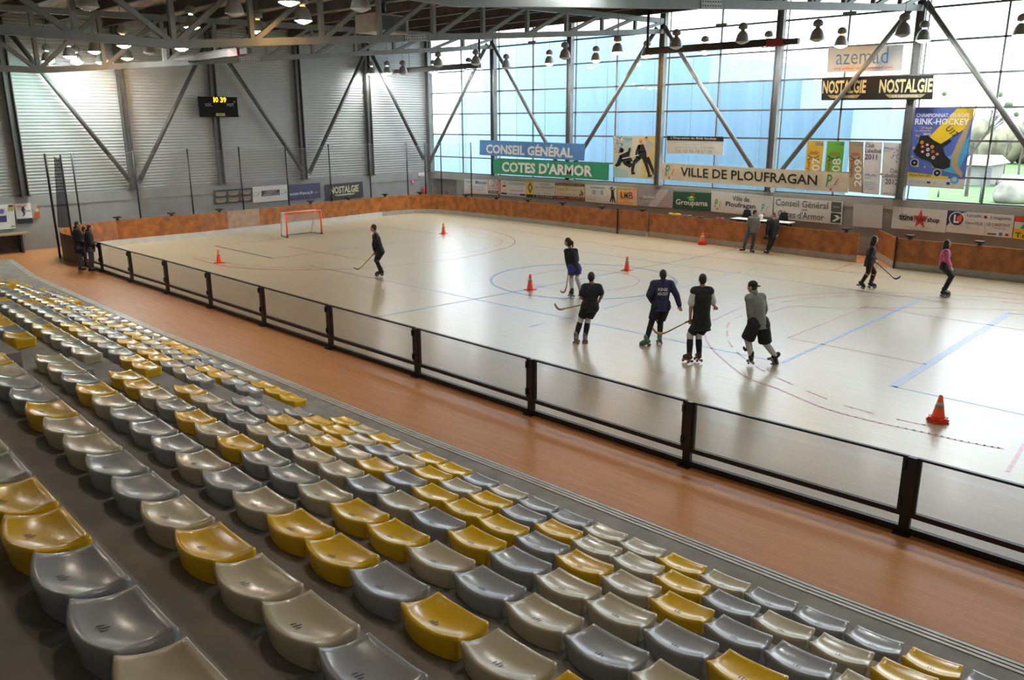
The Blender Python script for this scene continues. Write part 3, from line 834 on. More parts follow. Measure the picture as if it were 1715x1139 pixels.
for i in range(len(NP)-1):
    a, b = NP[i], NP[i+1]; d = (b-a).normalized(); n = Vector((-d.y, d.x, 0))
    t = thing('glass_barrier', ((a.x+b.x)/2, (a.y+b.y)/2, 0.0), 'clear glass rink barrier panel, %s span from the far left corner' % ordn[i], 'barrier', 'clear panels of the near barrier')
    o = 0.055
    a2, b2 = a+d*o, b-d*o
    part('top_rail', MB().bar(a2+UP*(BZ-0.015), b2+UP*(BZ-0.015), 0.05, 0.03), BLACK, t)
    part('lower_rail', MB().bar(a2+UP*0.265, b2+UP*0.265, 0.06, 0.07), BLACK, t)
    part('bottom_rail', MB().bar(a2+UP*0.045, b2+UP*0.045, 0.07, 0.09), BLACK, t)
    part('lower_pane', MB().bar(a2+UP*0.16, b2+UP*0.16, 0.008, 0.14), SCREEN, t)
    for c in (a+d*0.085, b-d*0.085): part('side_rail', MB().bar(c+UP*0.30, c+UP*(BZ-0.03), 0.05, 0.05, up=d), BLACK, t)
    part('glass', MB().bar(a2+UP*0.66, b2+UP*0.66, 0.008, 0.72), SCREEN, t)

# ------------------------------------------------------------------ wooden boards round the rink
def boards(pts, label, plank=PLY, kick=KICKW, back=None, h=1.06, kz=0.24, clamps=(), plain=False):
    pts = [Vector(p) for p in pts]
    mid = pts[len(pts)//2]
    t = thing('rink_board', (mid.x, mid.y, 0), label, 'board', 'wooden boards round the rink')
    th = 0.05
    def run(z0, z1, off, thick, mat, name):
        mb = MB(); vs = []
        for i, p in enumerate(pts):
            d = (pts[min(i+1, len(pts)-1)]-pts[max(i-1, 0)]).normalized(); n = Vector((d.y, -d.x, 0))   # n points into the rink
            a = p+n*off; b = p+n*(off-thick)
            vs += [(a.x, a.y, z0), (a.x, a.y, z1), (b.x, b.y, z1), (b.x, b.y, z0)]
        k = len(pts)
        fs = [[4*i+j, 4*(i+1)+j, 4*(i+1)+(j+1) % 4, 4*i+(j+1) % 4] for i in range(k-1) for j in range(4)]+[[0, 1, 2, 3], [4*k-4, 4*k-1, 4*k-2, 4*k-3]]
        mb.add(vs, fs)
        return part(name, mb, mat, t)
    run(kz, h, 0.0, th, plank, 'panel'); run(0.0, kz, 0.012, th, kick, 'kick_strip')
    if back: run(0.02, h-0.01, -th-0.002, 0.012, back, 'back_sheet')
    return t
# picture the rink from inside going round clockwise from the near left corner; pts run so that the rink lies on their right
arc = LEFT[:9]
boards([Vector((-31.83, 10.33, 0))]+arc, 'curved rink board with dark back at the far left corner', PLY, KICKW, PLYB)
e0, e1, e2 = LEFT[8], LEFT[9], LEFT[10]
def onend(px):
    for a, b in zip(LEFT[8:], LEFT[9:]):
        qa, qb = projx(a), projx(b)
        if qa <= px <= qb: return a.lerp(b, (px-qa)/(qb-qa))
    return LEFT[-1]
def projx(v):
    q = RC @ (np.array(v)-EYEV); return q[0]/q[2]*FPX+W/2
c1_, c2_ = onend(381), onend(433)
boards([LEFT[8], LEFT[9], c1_], 'long orange rink board of the end wall, left of the pale panel')
boards([c1_, c2_], 'pale worn panel in the end boards left of the goal', PLYP)
boards([c2_, LEFT[10], LEFT[11]], 'orange rink board of the end wall behind the goal')
boards([LEFT[11]]+corner+[FAR[0]], 'curved orange rink board in the far back corner', PLY, KICKG)
boards([FAR[0], FAR[1], FAR[2]], 'long orange rink board under the small adverts, left of the hinged section', PLY, KICKG)
boards([FAR[2]+Vector((0.05, 0, 0)), FAR[3]], 'short hinged rink board right of the thin black post', PLY, KICKG, h=1.1)
boards([FAR[3]+Vector((0.0, 0.12, 0)), FAR[4]+Vector((0, 0.12, 0)), FAR[5]+Vector((0, 0.12, 0))], 'long orange rink board behind the two standing men', PLY, KICKG)
gA = onz(1466, 431); gB = onz(1496, 449)
boards([gA, gB], 'open gate leaf of the rink boards behind the black clad skater', PLY, KICKG)
boards(RIGHT, 'orange rink board at the far right behind the pink skater', PLY, KICKG)
# thin dark seams / posts in the boards
def bpost(v, z, label, w=0.05):
    return part('seam_post', MB().box((v.x-w/2, v.y-w, 0), (v.x+w/2, v.y, z)), BLACK, label=label, cat='post', group='dark posts in the rink boards')
bpost(onz(1036, 391.5)+Vector((-0.06, -0.02, 0)), 1.15, 'thin dark post between the long board and the hinged board')
bpost(onz(1496.5, 449)+Vector((0.02, -0.05, 0)), 1.12, 'thin dark gate post right of the open gate leaf')
bpost(onz(687, 357.5)+Vector((0.03, -0.02, 0)), 1.07, 'thin dark seam post in the boards near the back corner')
# small black clamps standing on the boards
def ontop(px, h=1.061):
    """the place on top of the boards seen in picture column px"""
    run = [p for p in LEFT[8:]]+corner+FAR[:3]+[p+Vector((0, 0.12, 0)) for p in FAR[3:]]
    if px > 1490: run = RIGHT
    best = None
    for a, b in zip(run, run[1:]):
        for i in range(60):
            q = a.lerp(b, i/59); d = (b-a).normalized(); q = q+Vector((-d.y, d.x, 0))*0.025+UP*h
            e = abs(projx(q)-px)
            if best is None or e < best[0]: best = (e, q)
    return best[1]
def clamp(px, py, where):
    t = thing('board_clamp', (0, 0, 0), 'small black clamp on top of the rink boards, '+where, 'clamp', 'black clamps on the boards')
    p = ontop(px); t.location = p
    part('plate', MB().box(p+Vector((-0.13, -0.13, 0.10)), p+Vector((0.13, 0.13, 0.15))), BLACK, t)
    part('stem', MB().box(p+Vector((-0.05, -0.05, 0.0)), p+Vector((0.05, 0.05, 0.10))), BLACK, t)
for px, py, wh in ((197, 373.5, 'leftmost on the end boards'), (287, 366, 'second from the left corner'), (368, 358, 'above the pale panel'), (520, 345, 'right behind the goal'), (585, 339.5, 'below the right black banner'),
        (645, 334, 'between the goal and the back corner'), (703, 330, 'in the back corner'), (780, 333, 'under the first white advert'), (831, 337, 'under the second small advert'), (885, 342, 'under the yellow advert'), (943, 346, 'under the maroon advert'),
        (1007, 351, 'under the dancer advert'), (1076, 356, 'under the silver advert'), (1417, 390, 'left of the open gate'), (1524, 401, 'right of the open gate'), (1641, 411.5, 'behind the pink skater')):
    clamp(px, py, wh)

# ------------------------------------------------------------------ net posts and nets behind the boards
def netpost(bx, by, tx, ty, where, r=0.035):
    b = onx(bx, by, -36.75) if bx < 700 else ony(bx, by, FAR[0].y+0.3)
    h = onx(tx, ty, b.x).z; b.z = 0.0
    d = Vector((0, 0, 0))
    part('net_post', MB().tube([b+d, Vector((b.x, b.y, h))+d], r, 8), BLACK, label='thin black net post '+where, cat='post', group='net posts behind the boards')
    return Vector((b.x+d.x, b.y+d.y, h))
tops = [netpost(137, 382, 124, 256, 'behind the watching men at the left corner'), netpost(236.5, 371, 228, 252, 'under the left wall brace'), netpost(325, 363, 317, 249, 'left of the six emblem banner'),
        netpost(409, 356, 400, 246, 'over the six emblem banner'), netpost(485, 349, 477, 244, 'between the white and dark blue banners'), netpost(556, 342, 550, 241.5, 'at the left end of the right black banner'),
        netpost(622, 336.5, 614, 240, 'beside the last end wall column'), netpost(684, 332, 680, 239, 'left of the back corner'), netpost(713.5, 330.5, 713.5, 239, 'in the back corner'), netpost(740, 331.5, 735, 238.5, 'before the service door'), netpost(790, 336, 787, 238, 'over the first white advert')]
def netspan(A, B, sag, n=8):
    mb = MB(); up = []; lo = []
    for i in range(n+1):
        f = i/n; p = A.lerp(B, f)+Vector((-0.05, 0.045, 0)); z = p.z-0.02-sag*4*f*(1-f)
        up.append((p.x, p.y, z)); lo.append((p.x, p.y, 1.08))
    mb.add(up+lo, [[i, i+1, n+i+2, n+i+1] for i in range(n)])
    return mb
NV = thing('safety_net', (tops[5].x, tops[5].y, 1.0), 'fine grey safety net strung between the thin posts along the end wall', 'net')
mb = MB()
for a, b in zip(tops, tops[1:]):
    s = netspan(a, b, 0.16); mb.add(s.v, s.f)
part('netting', mb, NET, NV)
mb = MB()
for a, b in zip(tops, tops[1:]):
    mb.tube([a.lerp(b, f/8)+Vector((-0.05, 0.045, 0))-UP*(0.02+0.16*4*(f/8)*(1-f/8)) for f in range(9)], 0.008, 4)
part('top_cord', mb, pm('net cord', (0.35, 0.35, 0.34), 0.7), NV)
# gathered dark net hanging between two posts at the left corner
bA = onz(101, 432); bB = onz(121, 398, 0.8)
pA = Vector((bA.x, bA.y, 0)); hA = onx(83.5, 257, pA.x).z
part('net_post', MB().tube([pA, Vector((pA.x, pA.y, hA))], 0.045, 8), BLACK, label='thick black post left of the gathered dark net', cat='post', group='net posts behind the boards')
pB = Vector((bB.x, bB.y, 0)); hB = onx(102, 259, pB.x).z
part('net_post', MB().tube([Vector((pB.x, pB.y, 0.0)), Vector((pB.x, pB.y, hB))], 0.035, 8), BLACK, label='black post right of the gathered dark net', cat='post', group='net posts behind the boards')
gn = MB(); n = 24; up = []; lo = []
tA, tB = onx(90, 262, pB.x-0.05), onx(102.5, 259, pB.x-0.05)
lA, lB = onx(97, 381, pB.x-0.05), onx(120, 381, pB.x-0.05)
for i in range(n+1):
    f = i/n; w = 0.05*math.sin(f*n*1.3); a = tA.lerp(tB, f); b = lA.lerp(lB, f)
    up.append((a.x+w, a.y, a.z-0.12*math.sin(f*PI))); lo.append((b.x+w, b.y, b.z))
gn.add(up+lo, [[i, i+1, n+i+2, n+i+1] for i in range(n)])
gt = thing('gathered_net', (lA.x, (lA.y+lB.y)/2, lA.z), 'dark gathered net bundle hanging between two black posts at the left', 'net')
part('netting', gn, net_mat('dark gathered netting', (0.05, 0.05, 0.055), 0.8), gt)
part('top_cord', MB().tube([tA, tA.lerp(tB, 0.5)-UP*0.12, tB], 0.012, 5), KICKW, gt)

# ------------------------------------------------------------------ goal
gl_, gr_ = onz(481, 398.5), onz(539.5, 392)
gr_.x = gl_.x = (gl_.x+gr_.x)/2
gh = 1.10; gd = 0.72
GO = thing('hockey_goal', (gl_.x, (gl_.y+gr_.y)/2, 0), 'orange framed rink hockey goal with white net before the end boards', 'goal')
gtube = 0.04
for a in (gl_, gr_):
    part('goal_post', MB().tube([a, a+UP*gh], gtube, 8), ORANGE, GO)
    part('base_collar', MB().tube([a+UP*0.005, a+UP*0.13], gtube+0.006, 8), pm('dark red band', (0.25, 0.03, 0.015), 0.5), GO)
part('crossbar', MB().tube([gl_+UP*gh-Vector((0, gtube, 0)), gr_+UP*gh+Vector((0, gtube, 0))], gtube, 8), ORANGE, GO)
WT = pm('white goal tube', (0.6, 0.6, 0.57), 0.4)
bkl, bkr = gl_+Vector((-gd, 0.12, 0)), gr_+Vector((-gd, -0.12, 0))
tbl, tbr = gl_+Vector((-0.38, 0.0, gh)), gr_+Vector((-0.38, 0.0, gh))
part('back_frame', MB().tube([gl_+UP*gh, tbl, bkl+UP*0.03], 0.022, 6).tube([gr_+UP*gh, tbr, bkr+UP*0.03], 0.022, 6).tube([tbl, tbr], 0.022, 6), WT, GO)
part('base_frame', MB().tube([gl_+UP*0.03, bkl+UP*0.03, bkr+UP*0.03, gr_+UP*0.03], 0.025, 6), pm('grey base tube', (0.2, 0.2, 0.2), 0.5), GO)
nm = MB(); z3 = UP*0.04
nm.add([tbl, tbr, bkr+z3, bkl+z3], [[0, 1, 2, 3]]); nm.add([gl_+UP*gh, tbl, bkl+z3, gl_+z3], [[0, 1, 2, 3]]); nm.add([gr_+UP*gh, tbr, bkr+z3, gr_+z3], [[0, 1, 2, 3]]); nm.add([gl_+UP*gh, gr_+UP*gh, tbr, tbl], [[0, 1, 2, 3]])
part('netting', nm, NETW, GO)

# ------------------------------------------------------------------ cones
CON = pm('cone orange', (0.90, 0.085, 0.02), 0.4, 0.06, 6.0); CONB = pm('cone base red', (0.72, 0.05, 0.02), 0.45, 0.08, 6.0); REF = pm('reflective band', (0.42, 0.38, 0.32), 0.35)
def cone(px, py, h, label, kind=0):
    p = onz(px, py); t = thing('traffic_cone', p, label, 'cone', 'training cones on the rink')
    s = h/0.5
    if kind == 2: hs = 0.16*s
    else: hs = 0.025*s
    if kind == 0:
        part('base', MB().box(p+Vector((-0.15, -0.15, 0))*s, p+Vector((0.15, 0.15, 0.025))*s), CONB, t)
    else:
        mb = MB()
        for j in range(3 if kind == 1 else 4):
            r = 0.19-0.012*j; m = 8; a0 = 0.3*j
            pts = []
            for q in range(2*m):
                rr = (r if q % 2 == 0 else r*0.78)*s; a = a0+PI*q/m
                pts.append(p+Vector((rr*math.cos(a), rr*math.sin(a), 0.001+0.035*s*j)))
            mb.prism(pts, (0, 0, 0.028*s))
        part('stacked_bases', mb, CONB, t)
        hs = (0.10 if kind == 1 else 0.14)*s
    r0, r1 = 0.105*s, 0.028*s
    def rr(z): return r0+(r1-r0)*(z-hs)/(h-hs)
    part('cone_body', MB().lathe(p, [(r0*1.1, hs), (r0, hs+0.02), (rr(h*0.97), h*0.97), (r1*0.6, h)], 16), CON, t)
    z0, z1 = h*0.56, h*0.74
    part('reflective_band', MB().lathe(p, [(rr(z0)+0.004, z0), (rr(z1)+0.004, z1)], 16), REF, t)
cone(1570, 707, 0.50, 'orange cone with grey band, nearest, on stacked red bases', 1)
cone(888, 485.5, 0.50, 'orange cone on the left edge of the centre circle')
cone(1050, 453, 0.50, 'orange cone on the centre line, right of the centre circle middle')
cone(367.5, 440.5, 0.50, 'small orange cone at the far left beside the barrier')
cone(743, 391.5, 0.50, 'small orange cone at the back right of the goal')
cone(1176, 410, 0.52, 'stacked orange cones by the boards, left of the two men', 2)

# ------------------------------------------------------------------ desk, chairs and bits behind the far boards
db = FAR[4].y+0.92
tl, tr_ = ony(1222, 373, db-0.42), ony(1318, 383, db-0.42)
dk = thing('score_desk', ((tl.x+tr_.x)/2, db+0.3, 0), 'long white topped desk behind the boards and the two men', 'table')
part('table_top', MB().box((tl.x, db-0.42, 1.10), (tr_.x, db+0.25, 1.14)), WHITE, dk)
part('edge_band', MB().box((tl.x, db-0.44, 1.08), (tr_.x+0.02, db-0.42, 1.14)), BLACK, dk)
for x in (tl.x+0.15, tr_.x-0.15):
    for y in (db-0.05, db+0.2): part('leg', MB().box((x-0.03, y-0.03, 0), (x+0.03, y+0.03, 1.10)), DARKST, dk)
def deskchair(px, label):
    c = ony(px, 372, db+0.45); c.z = 0
    t = thing('folding_chair', c, label, 'chair', 'black chairs at the score desk')
    part('backrest', MB().prism([c+Vector((-0.24, 0.2, 0.95)), c+Vector((0.24, 0.2, 0.95)), c+Vector((0.14, 0.26, 1.42)), c+Vector((-0.14, 0.26, 1.42))], (0, 0.04, 0)), BLACKM, t)
    part('seat', MB().box(c+Vector((-0.2, 0.0, 0.6)), c+Vector((0.2, 0.3, 0.65))), BLACKM, t)
    for sx_ in (-0.2, 0.2):
        for sy in (0.02, 0.28): part('leg', MB().box(c+Vector((sx_-0.015, sy-0.015, 0)), c+Vector((sx_+0.015, sy+0.015, 0.6))), DARKST, t)
deskchair(1245, 'black chair back behind the desk, left of the grey sweater man')
deskchair(1307, 'black chair back behind the desk, right of the man in black')
def heap(name, px, py, w, h, mat, label, cat):
    p = ontop(px, 1.062)
    mb = MB().ell(p+Vector((0, 0, h*0.45)), ((w, 0, 0), (0, 0.05, 0), (0, 0, h*0.45)), 14, 8).ell(p+Vector((w*0.4, 0.0, h*0.4)), ((w*0.55, 0, 0.02), (0, 0.05, 0), (0, 0, h*0.4)), 12, 6)
    t = thing(name, p, label, cat); part('cloth', mb, mat, t)
    part('strap', MB().tube([p+Vector((-w*0.6, 0, h*0.6)), p+Vector((-w*0.1, -0.03, h*0.98)), p+Vector((w*0.5, 0, h*0.7))], 0.012, 5), BLACKM, t)
heap('gear_bag', 1130, 363.5, 0.33, 0.13, pm('yellow bag', (0.65, 0.50, 0.05), 0.6), 'yellow bag lying on top of the far boards', 'bag')
heap('grey_gloves', 1152, 365.5, 0.22, 0.10, pm('grey gloves', (0.17, 0.19, 0.20), 0.7), 'grey gloves lying on the boards right of the yellow bag', 'gloves')
heap('dark_jersey', 1172, 367.5, 0.2, 0.09, pm('dark jersey', (0.15, 0.08, 0.06), 0.8), 'dark crumpled jersey on the boards left of the pink cloth', 'clothing')
heap('pink_jacket', 1205, 370.5, 0.2, 0.13, pm('pink cloth', (0.45, 0.10, 0.16), 0.8), 'pink cloth on the boards left of the white desk', 'clothing')
cup = ony(1274, 371, db-0.1); cup.z = 1.14
part('water_jug', MB().lathe(cup, [(0.07, 0), (0.08, 0.02), (0.075, 0.2), (0.06, 0.22), (0.055, 0.22), (0.0, 0.2)], 12), WHITE, label='white jug on the score desk between the two men', cat='jug')
# bench against the end wall at the far left
b0, b1 = onx(-70, 400, XW+0.55), onx(52, 397, XW+0.55)
bt = thing('wooden_bench', (XW+0.35, (b0.y+b1.y)/2, 0), 'long bench with pale wooden top under the wall posters at left', 'bench')
part('bench_top', MB().box((XW+0.08, b0.y, 0.74), (XW+0.62, b1.y, 0.80)), pm('pale bench wood', (0.34, 0.25, 0.14), 0.5), bt)
for y in (b1.y-0.35, b0.y+0.4): part('leg', MB().box((XW+0.12, y-0.04, 0), (XW+0.55, y+0.04, 0.74)), DARKST, bt)
part('modesty_panel', MB().box((XW+0.12, b0.y+0.5, 0.12), (XW+0.16, b1.y-0.4, 0.72)), DARKST, bt)
# ------------------------------------------------------------------ banners and advert boards
def vin(name, col, rough=0.5): return pm('print '+name, col, rough, 0.03, 2.0)
I_W = vin('white', (0.78, 0.78, 0.78)); I_K = vin('black', (0.015, 0.015, 0.017)); I_R = vin('red', (0.58, 0.05, 0.035)); I_B = vin('blue', (0.08, 0.18, 0.48)); I_N = vin('navy', (0.03, 0.035, 0.14))
I_G = vin('green', (0.03, 0.30, 0.17)); I_DG = vin('deep green', (0.012, 0.075, 0.05)); I_Y = vin('yellow', (0.78, 0.52, 0.02)); I_GY = vin('grey', (0.30, 0.31, 0.32)); I_LG = vin('light grey', (0.50, 0.51, 0.52))
I_SKY = vin('sky blue', (0.10, 0.26, 0.60)); I_MA = vin('maroon', (0.20, 0.035, 0.03)); I_OR = vin('amber', (0.75, 0.33, 0.04)); I_PU = vin('violet', (0.12, 0.10, 0.42)); I_TAN = vin('tan', (0.42, 0.33, 0.22)); I_LIME = vin('lime', (0.16, 0.50, 0.06))
I_SI = vin('silver mauve', (0.33, 0.30, 0.33)); I_GO = vin('gold', (0.62, 0.58, 0.34)); I_CY = vin('cyan', (0.06, 0.40, 0.66)); I_LB = vin('pale blue', (0.45, 0.55, 0.70)); I_PK = vin('pink', (0.75, 0.35, 0.35)); I_BE = vin('beige', (0.62, 0.50, 0.30)); I_SK = vin('skin tone', (0.5, 0.3, 0.2)); I_PB = vin('poster blue', (0.09, 0.14, 0.50))
def onglass(name, label, cat, tl, tr, br, bl, mat, y, group=None, thick=0.012):
    A, B, C_, D = ony(*tl, y), ony(*tr, y), ony(*br, y), ony(*bl, y)
    x0 = (A.x+D.x)/2; x1 = (B.x+C_.x)/2; z0 = (C_.z+D.z)/2; z1 = (A.z+B.z)/2
    o = D.copy(); o.y = y
    U = Vector((x1-x0, 0, (B.z-A.z+C_.z-D.z)/2)); V = Vector(((A.x-D.x+B.x-C_.x)/2, 0, z1-z0))
    return Sheet(name, label, cat, o, U, V, (0, -1, 0), mat, thick, group)
def onwall(name, label, cat, tl, tr, br, bl, mat, x, group=None, thick=0.012):
    A, B, C_, D = onx(*tl, x), onx(*tr, x), onx(*br, x), onx(*bl, x)
    o = D.copy(); U = Vector((0, (B.y-A.y+C_.y-D.y)/2, (B.z-A.z+C_.z-D.z)/2)); V = Vector((0, (A.y-D.y+B.y-C_.y)/2, (A.z-D.z+B.z-C_.z)/2))
    return Sheet(name, label, cat, o, U, V, (1, 0, 0), mat, thick, group)
def ropes(s, pts):
    for u, v, q in pts:
        a = s.P(u, v, 0); b = Vector(q)
        part('tie_cord', MB().tube([a, b], 0.008, 4), DARKST, s.ob)
YF = YG-0.56                                   # in front of the braces
def town_mark(s, u, v, w, h):
    """thin slanted letter with a red stroke and a red foot block"""
    s.text('P', u, v+0.22*h, u+0.42*w, v+h, I_G, 0.0, 0.12)
    s.poly([(u+0.62*w, v+0.33*h), (u+0.70*w, v+0.33*h), (u+0.98*w, v+0.75*h), (u+0.94*w, v+0.78*h)], I_R, k=1)
    s.poly([(u+0.28*w, v), (u+0.46*w, v), (u+0.48*w, v+0.14*h), (u+0.30*w, v+0.14*h)], I_R, k=1)
    s.text('Ploufragan', u-0.15*w, v+0.17*h, u+1.05*w, v+0.34*h, I_LB, 0, 0.3)
s = onglass('advert_banner', 'blue banner reading CONSEIL GÉNÉRAL in white, on the glazing', 'banner', (803, 234), (980, 241), (978, 269), (803, 259.5), I_SKY, YF, 'banners on the glazing')
s.text('CONSEIL GÉNÉRAL', 0.07, 0.13, 0.90, 0.88, I_W, 0.036)
s = onglass('advert_banner', 'green banner reading COTES D\'ARMOR in white, below the blue one', 'banner', (826, 265), (1020, 274), (1019, 301), (826, 291), I_G, YF, 'banners on the glazing')
s.text("COTES D'ARMOR", 0.085, 0.16, 0.875, 0.86, I_W, 0.038)
# player poster
s = onglass('sport_poster', 'pale poster of dark hockey players with a yellow right edge, on the glazing', 'poster', (1025, 226), (1106, 227.5), (1103, 298.5), (1027, 297), vin('poster cream', (0.60, 0.60, 0.50)), YG+0.015)
random.seed(3)
s.rect(0.62, 0.0, 1.0, 1.0, vin('pale yellow', (0.66, 0.56, 0.24)), 'tint'); s.poly([(0.05, 0.70), (0.4, 0.62), (0.42, 1.0), (0.05, 1.0)], vin('pale teal', (0.40, 0.56, 0.54)), 'tint'); s.poly([(0.0, 0.0), (0.35, 0.0), (0.3, 0.2), (0.0, 0.25)], vin('pale teal', (0.40, 0.56, 0.54)), 'tint')
dots = {0: [], 1: []}
for q in range(60):
    u = random.random()*0.2; v = 0.58+random.random()*0.4
    dots[q % 2].append([(u, v), (u+0.016, v), (u+0.016, v+0.018), (u, v+0.018)])
s.polys(dots[0], I_R, 'dots', 1); s.polys(dots[1], I_PU, 'dots', 1)
def figure(s, mat, limbs, head, k=2, skin=None):
    mbp = []
    for (x0, y0, x1, y1, w0, w1) in limbs:
        L_ = math.hypot(x1-x0, y1-y0); nx_, ny_ = -(y1-y0)/L_, (x1-x0)/L_
        mbp.append([(x0+nx_*w0, y0+ny_*w0), (x0-nx_*w0, y0-ny_*w0), (x1-nx_*w1, y1-ny_*w1), (x1+nx_*w1, y1+ny_*w1)])
    s.polys(mbp, mat, 'figure', k)
    s.disc(head[0], head[1], head[2], skin or I_SK, 'figure', k)
figure(s, I_LG, [(0.74, 0.88, 0.75, 0.62, 0.05, 0.07), (0.78, 0.84, 0.90, 0.76, 0.025, 0.022), (0.90, 0.76, 0.96, 0.70, 0.02, 0.015)], (0.71, 0.94, 0.045), 1)
figure(s, I_K, [(0.73, 0.50, 0.80, 0.34, 0.045, 0.035), (0.80, 0.34, 0.87, 0.16, 0.035, 0.028), (0.85, 0.13, 0.92, 0.13, 0.028, 0.02)], (0.72, 0.965, 0.022), 1, I_K)
figure(s, I_K, [(0.60, 0.80, 0.63, 0.62, 0.055, 0.085), (0.63, 0.64, 0.63, 0.47, 0.085, 0.10), (0.57, 0.50, 0.45, 0.36, 0.055, 0.035), (0.45, 0.36, 0.42, 0.15, 0.036, 0.028), (0.40, 0.12, 0.48, 0.12, 0.03, 0.022), (0.68, 0.48, 0.72, 0.32, 0.052, 0.034), (0.72, 0.32, 0.78, 0.10, 0.034, 0.026), (0.75, 0.07, 0.83, 0.07, 0.03, 0.022), (0.57, 0.78, 0.51, 0.62, 0.03, 0.024), (0.51, 0.62, 0.50, 0.50, 0.022, 0.018)], (0.60, 0.87, 0.055), 2)
figure(s, I_K, [(0.22, 0.58, 0.34, 0.36, 0.10, 0.11), (0.20, 0.50, 0.12, 0.34, 0.06, 0.045), (0.14, 0.34, 0.05, 0.28, 0.05, 0.03), (0.33, 0.56, 0.37, 0.72, 0.035, 0.02), (0.18, 0.60, 0.17, 0.72, 0.03, 0.018), (0.30, 0.36, 0.40, 0.28, 0.07, 0.05)], (0.20, 0.66, 0.05), 1, I_K)
s.polys([[(0.2, 0.47), (0.56, 0.56), (0.56, 0.54), (0.2, 0.445)]], I_W, 'figure', 3)
s.text('Rink Hockey', 0.885, 0.28, 0.965, 0.94, vin('olive print', (0.22, 0.20, 0.06)), 0.0, 0, 2, True)
s.disc(0.19, 0.91, 0.045, I_PK, k=1); s.disc(0.19, 0.91, 0.026, I_W, k=2)
s.text('FFRoller', 0.25, 0.90, 0.43, 0.94, I_G, 0, 0.2, 2); s.text('Sports', 0.25, 0.85, 0.37, 0.885, I_CY, 0, 0, 2)
s = onglass('shop_notice', 'small white notice with a black title bar about rink hockey, on the glazing', 'sign', (1117, 228), (1212, 229), (1211, 260), (1117, 256.5), PAPER, YG+0.015)
s.rect(0, 0.74, 1, 1, I_K, 'title_bar'); s.text("L'Empreinte du Rink hockey", 0.07, 0.79, 0.88, 0.96, I_W, 0.004, 0.25)
s.text('boutique de matériel pour les particuliers et les clubs', 0.06, 0.62, 0.94, 0.71, I_GY, 0, 0.2); s.text('Ouvert 6 jours sur 7', 0.30, 0.48, 0.68, 0.58, I_GY, 0, 0.2)
s.text('centre commercial Leclerc 22190 PLERIN', 0.14, 0.33, 0.84, 0.42, I_GY, 0, 0.2); s.text('Tel: 02 96 74 67 28', 0.15, 0.06, 0.80, 0.25, I_GY, 0.004, 0.25)
# long town banner with hanging folds
s = onglass('town_banner', 'long cream cloth banner reading VILLE DE PLOUFRAGAN below the glazing braces', 'banner', (1107, 272), (1422, 290), (1420, 322.5), (1107, 300.5), CREAM, YF-0.06)
s.text('VILLE DE PLOUFRAGAN', 0.122, 0.27, 0.855, 0.80, I_K, 0.016)
town_mark(s, 0.03, 0.08, 0.055, 0.80); town_mark(s, 0.90, 0.06, 0.055, 0.82)
ropes(s, [(0.0, 1.0, (s.o.x-0.1, YG-0.3, s.o.z+s.V.z+0.25)), (1.0, 1.0, ((s.o+s.U).x+0.1, YG-0.3, (s.o+s.U+s.V).z+0.25))])
# white shop banner and black radio banner, hung high
s = onglass('shop_banner', 'white banner with a thin blue word hung high on the right glazing', 'banner', (1387, 78), (1513.5, 74), (1510, 116.5), (1385, 121.5), vin('grey white cloth', (0.60, 0.60, 0.62)), YG+0.015)
AZ = vin('azure print', (0.06, 0.27, 0.55)); s.text('azemad', 0.12, 0.30, 0.815, 0.92, AZ, -0.004); s.text('loja online: www.azemad.com', 0.10, 0.07, 0.88, 0.20, I_R, 0.004, 0.2)
def radio(s, u0, u1, v0, v1, w=True):
    s.text('NOSTALGIE', u0, v0+(v1-v0)*0.28, u1, v1, I_GO, 0.03, 0.06)
    s.polys([[(u0+(u1-u0)*0.2, v0+(v1-v0)*0.02), (u1-(u1-u0)*0.2, v0+(v1-v0)*0.02), (u1-(u1-u0)*0.12, v0+(v1-v0)*0.2), (u0+(u1-u0)*0.12, v0+(v1-v0)*0.2)]], vin('bronze', (0.36, 0.33, 0.18)), 'stripe', 1)
    s.text('LA LEGENDE', u0+(u1-u0)*0.26, v0+(v1-v0)*0.05, u1-(u1-u0)*0.26, v0+(v1-v0)*0.17, I_W, 0.0, 0, 2)
s = onglass('radio_banner', 'black banner with two gold NOSTALGIE words hung on the right glazing', 'banner', (1377, 130), (1564, 126), (1562.5, 166), (1375.5, 168), I_K, YG-0.315, None, 0.004)
radio(s, 0.01, 0.42, 0.07, 0.88); radio(s, 0.54, 0.995, 0.07, 0.88)
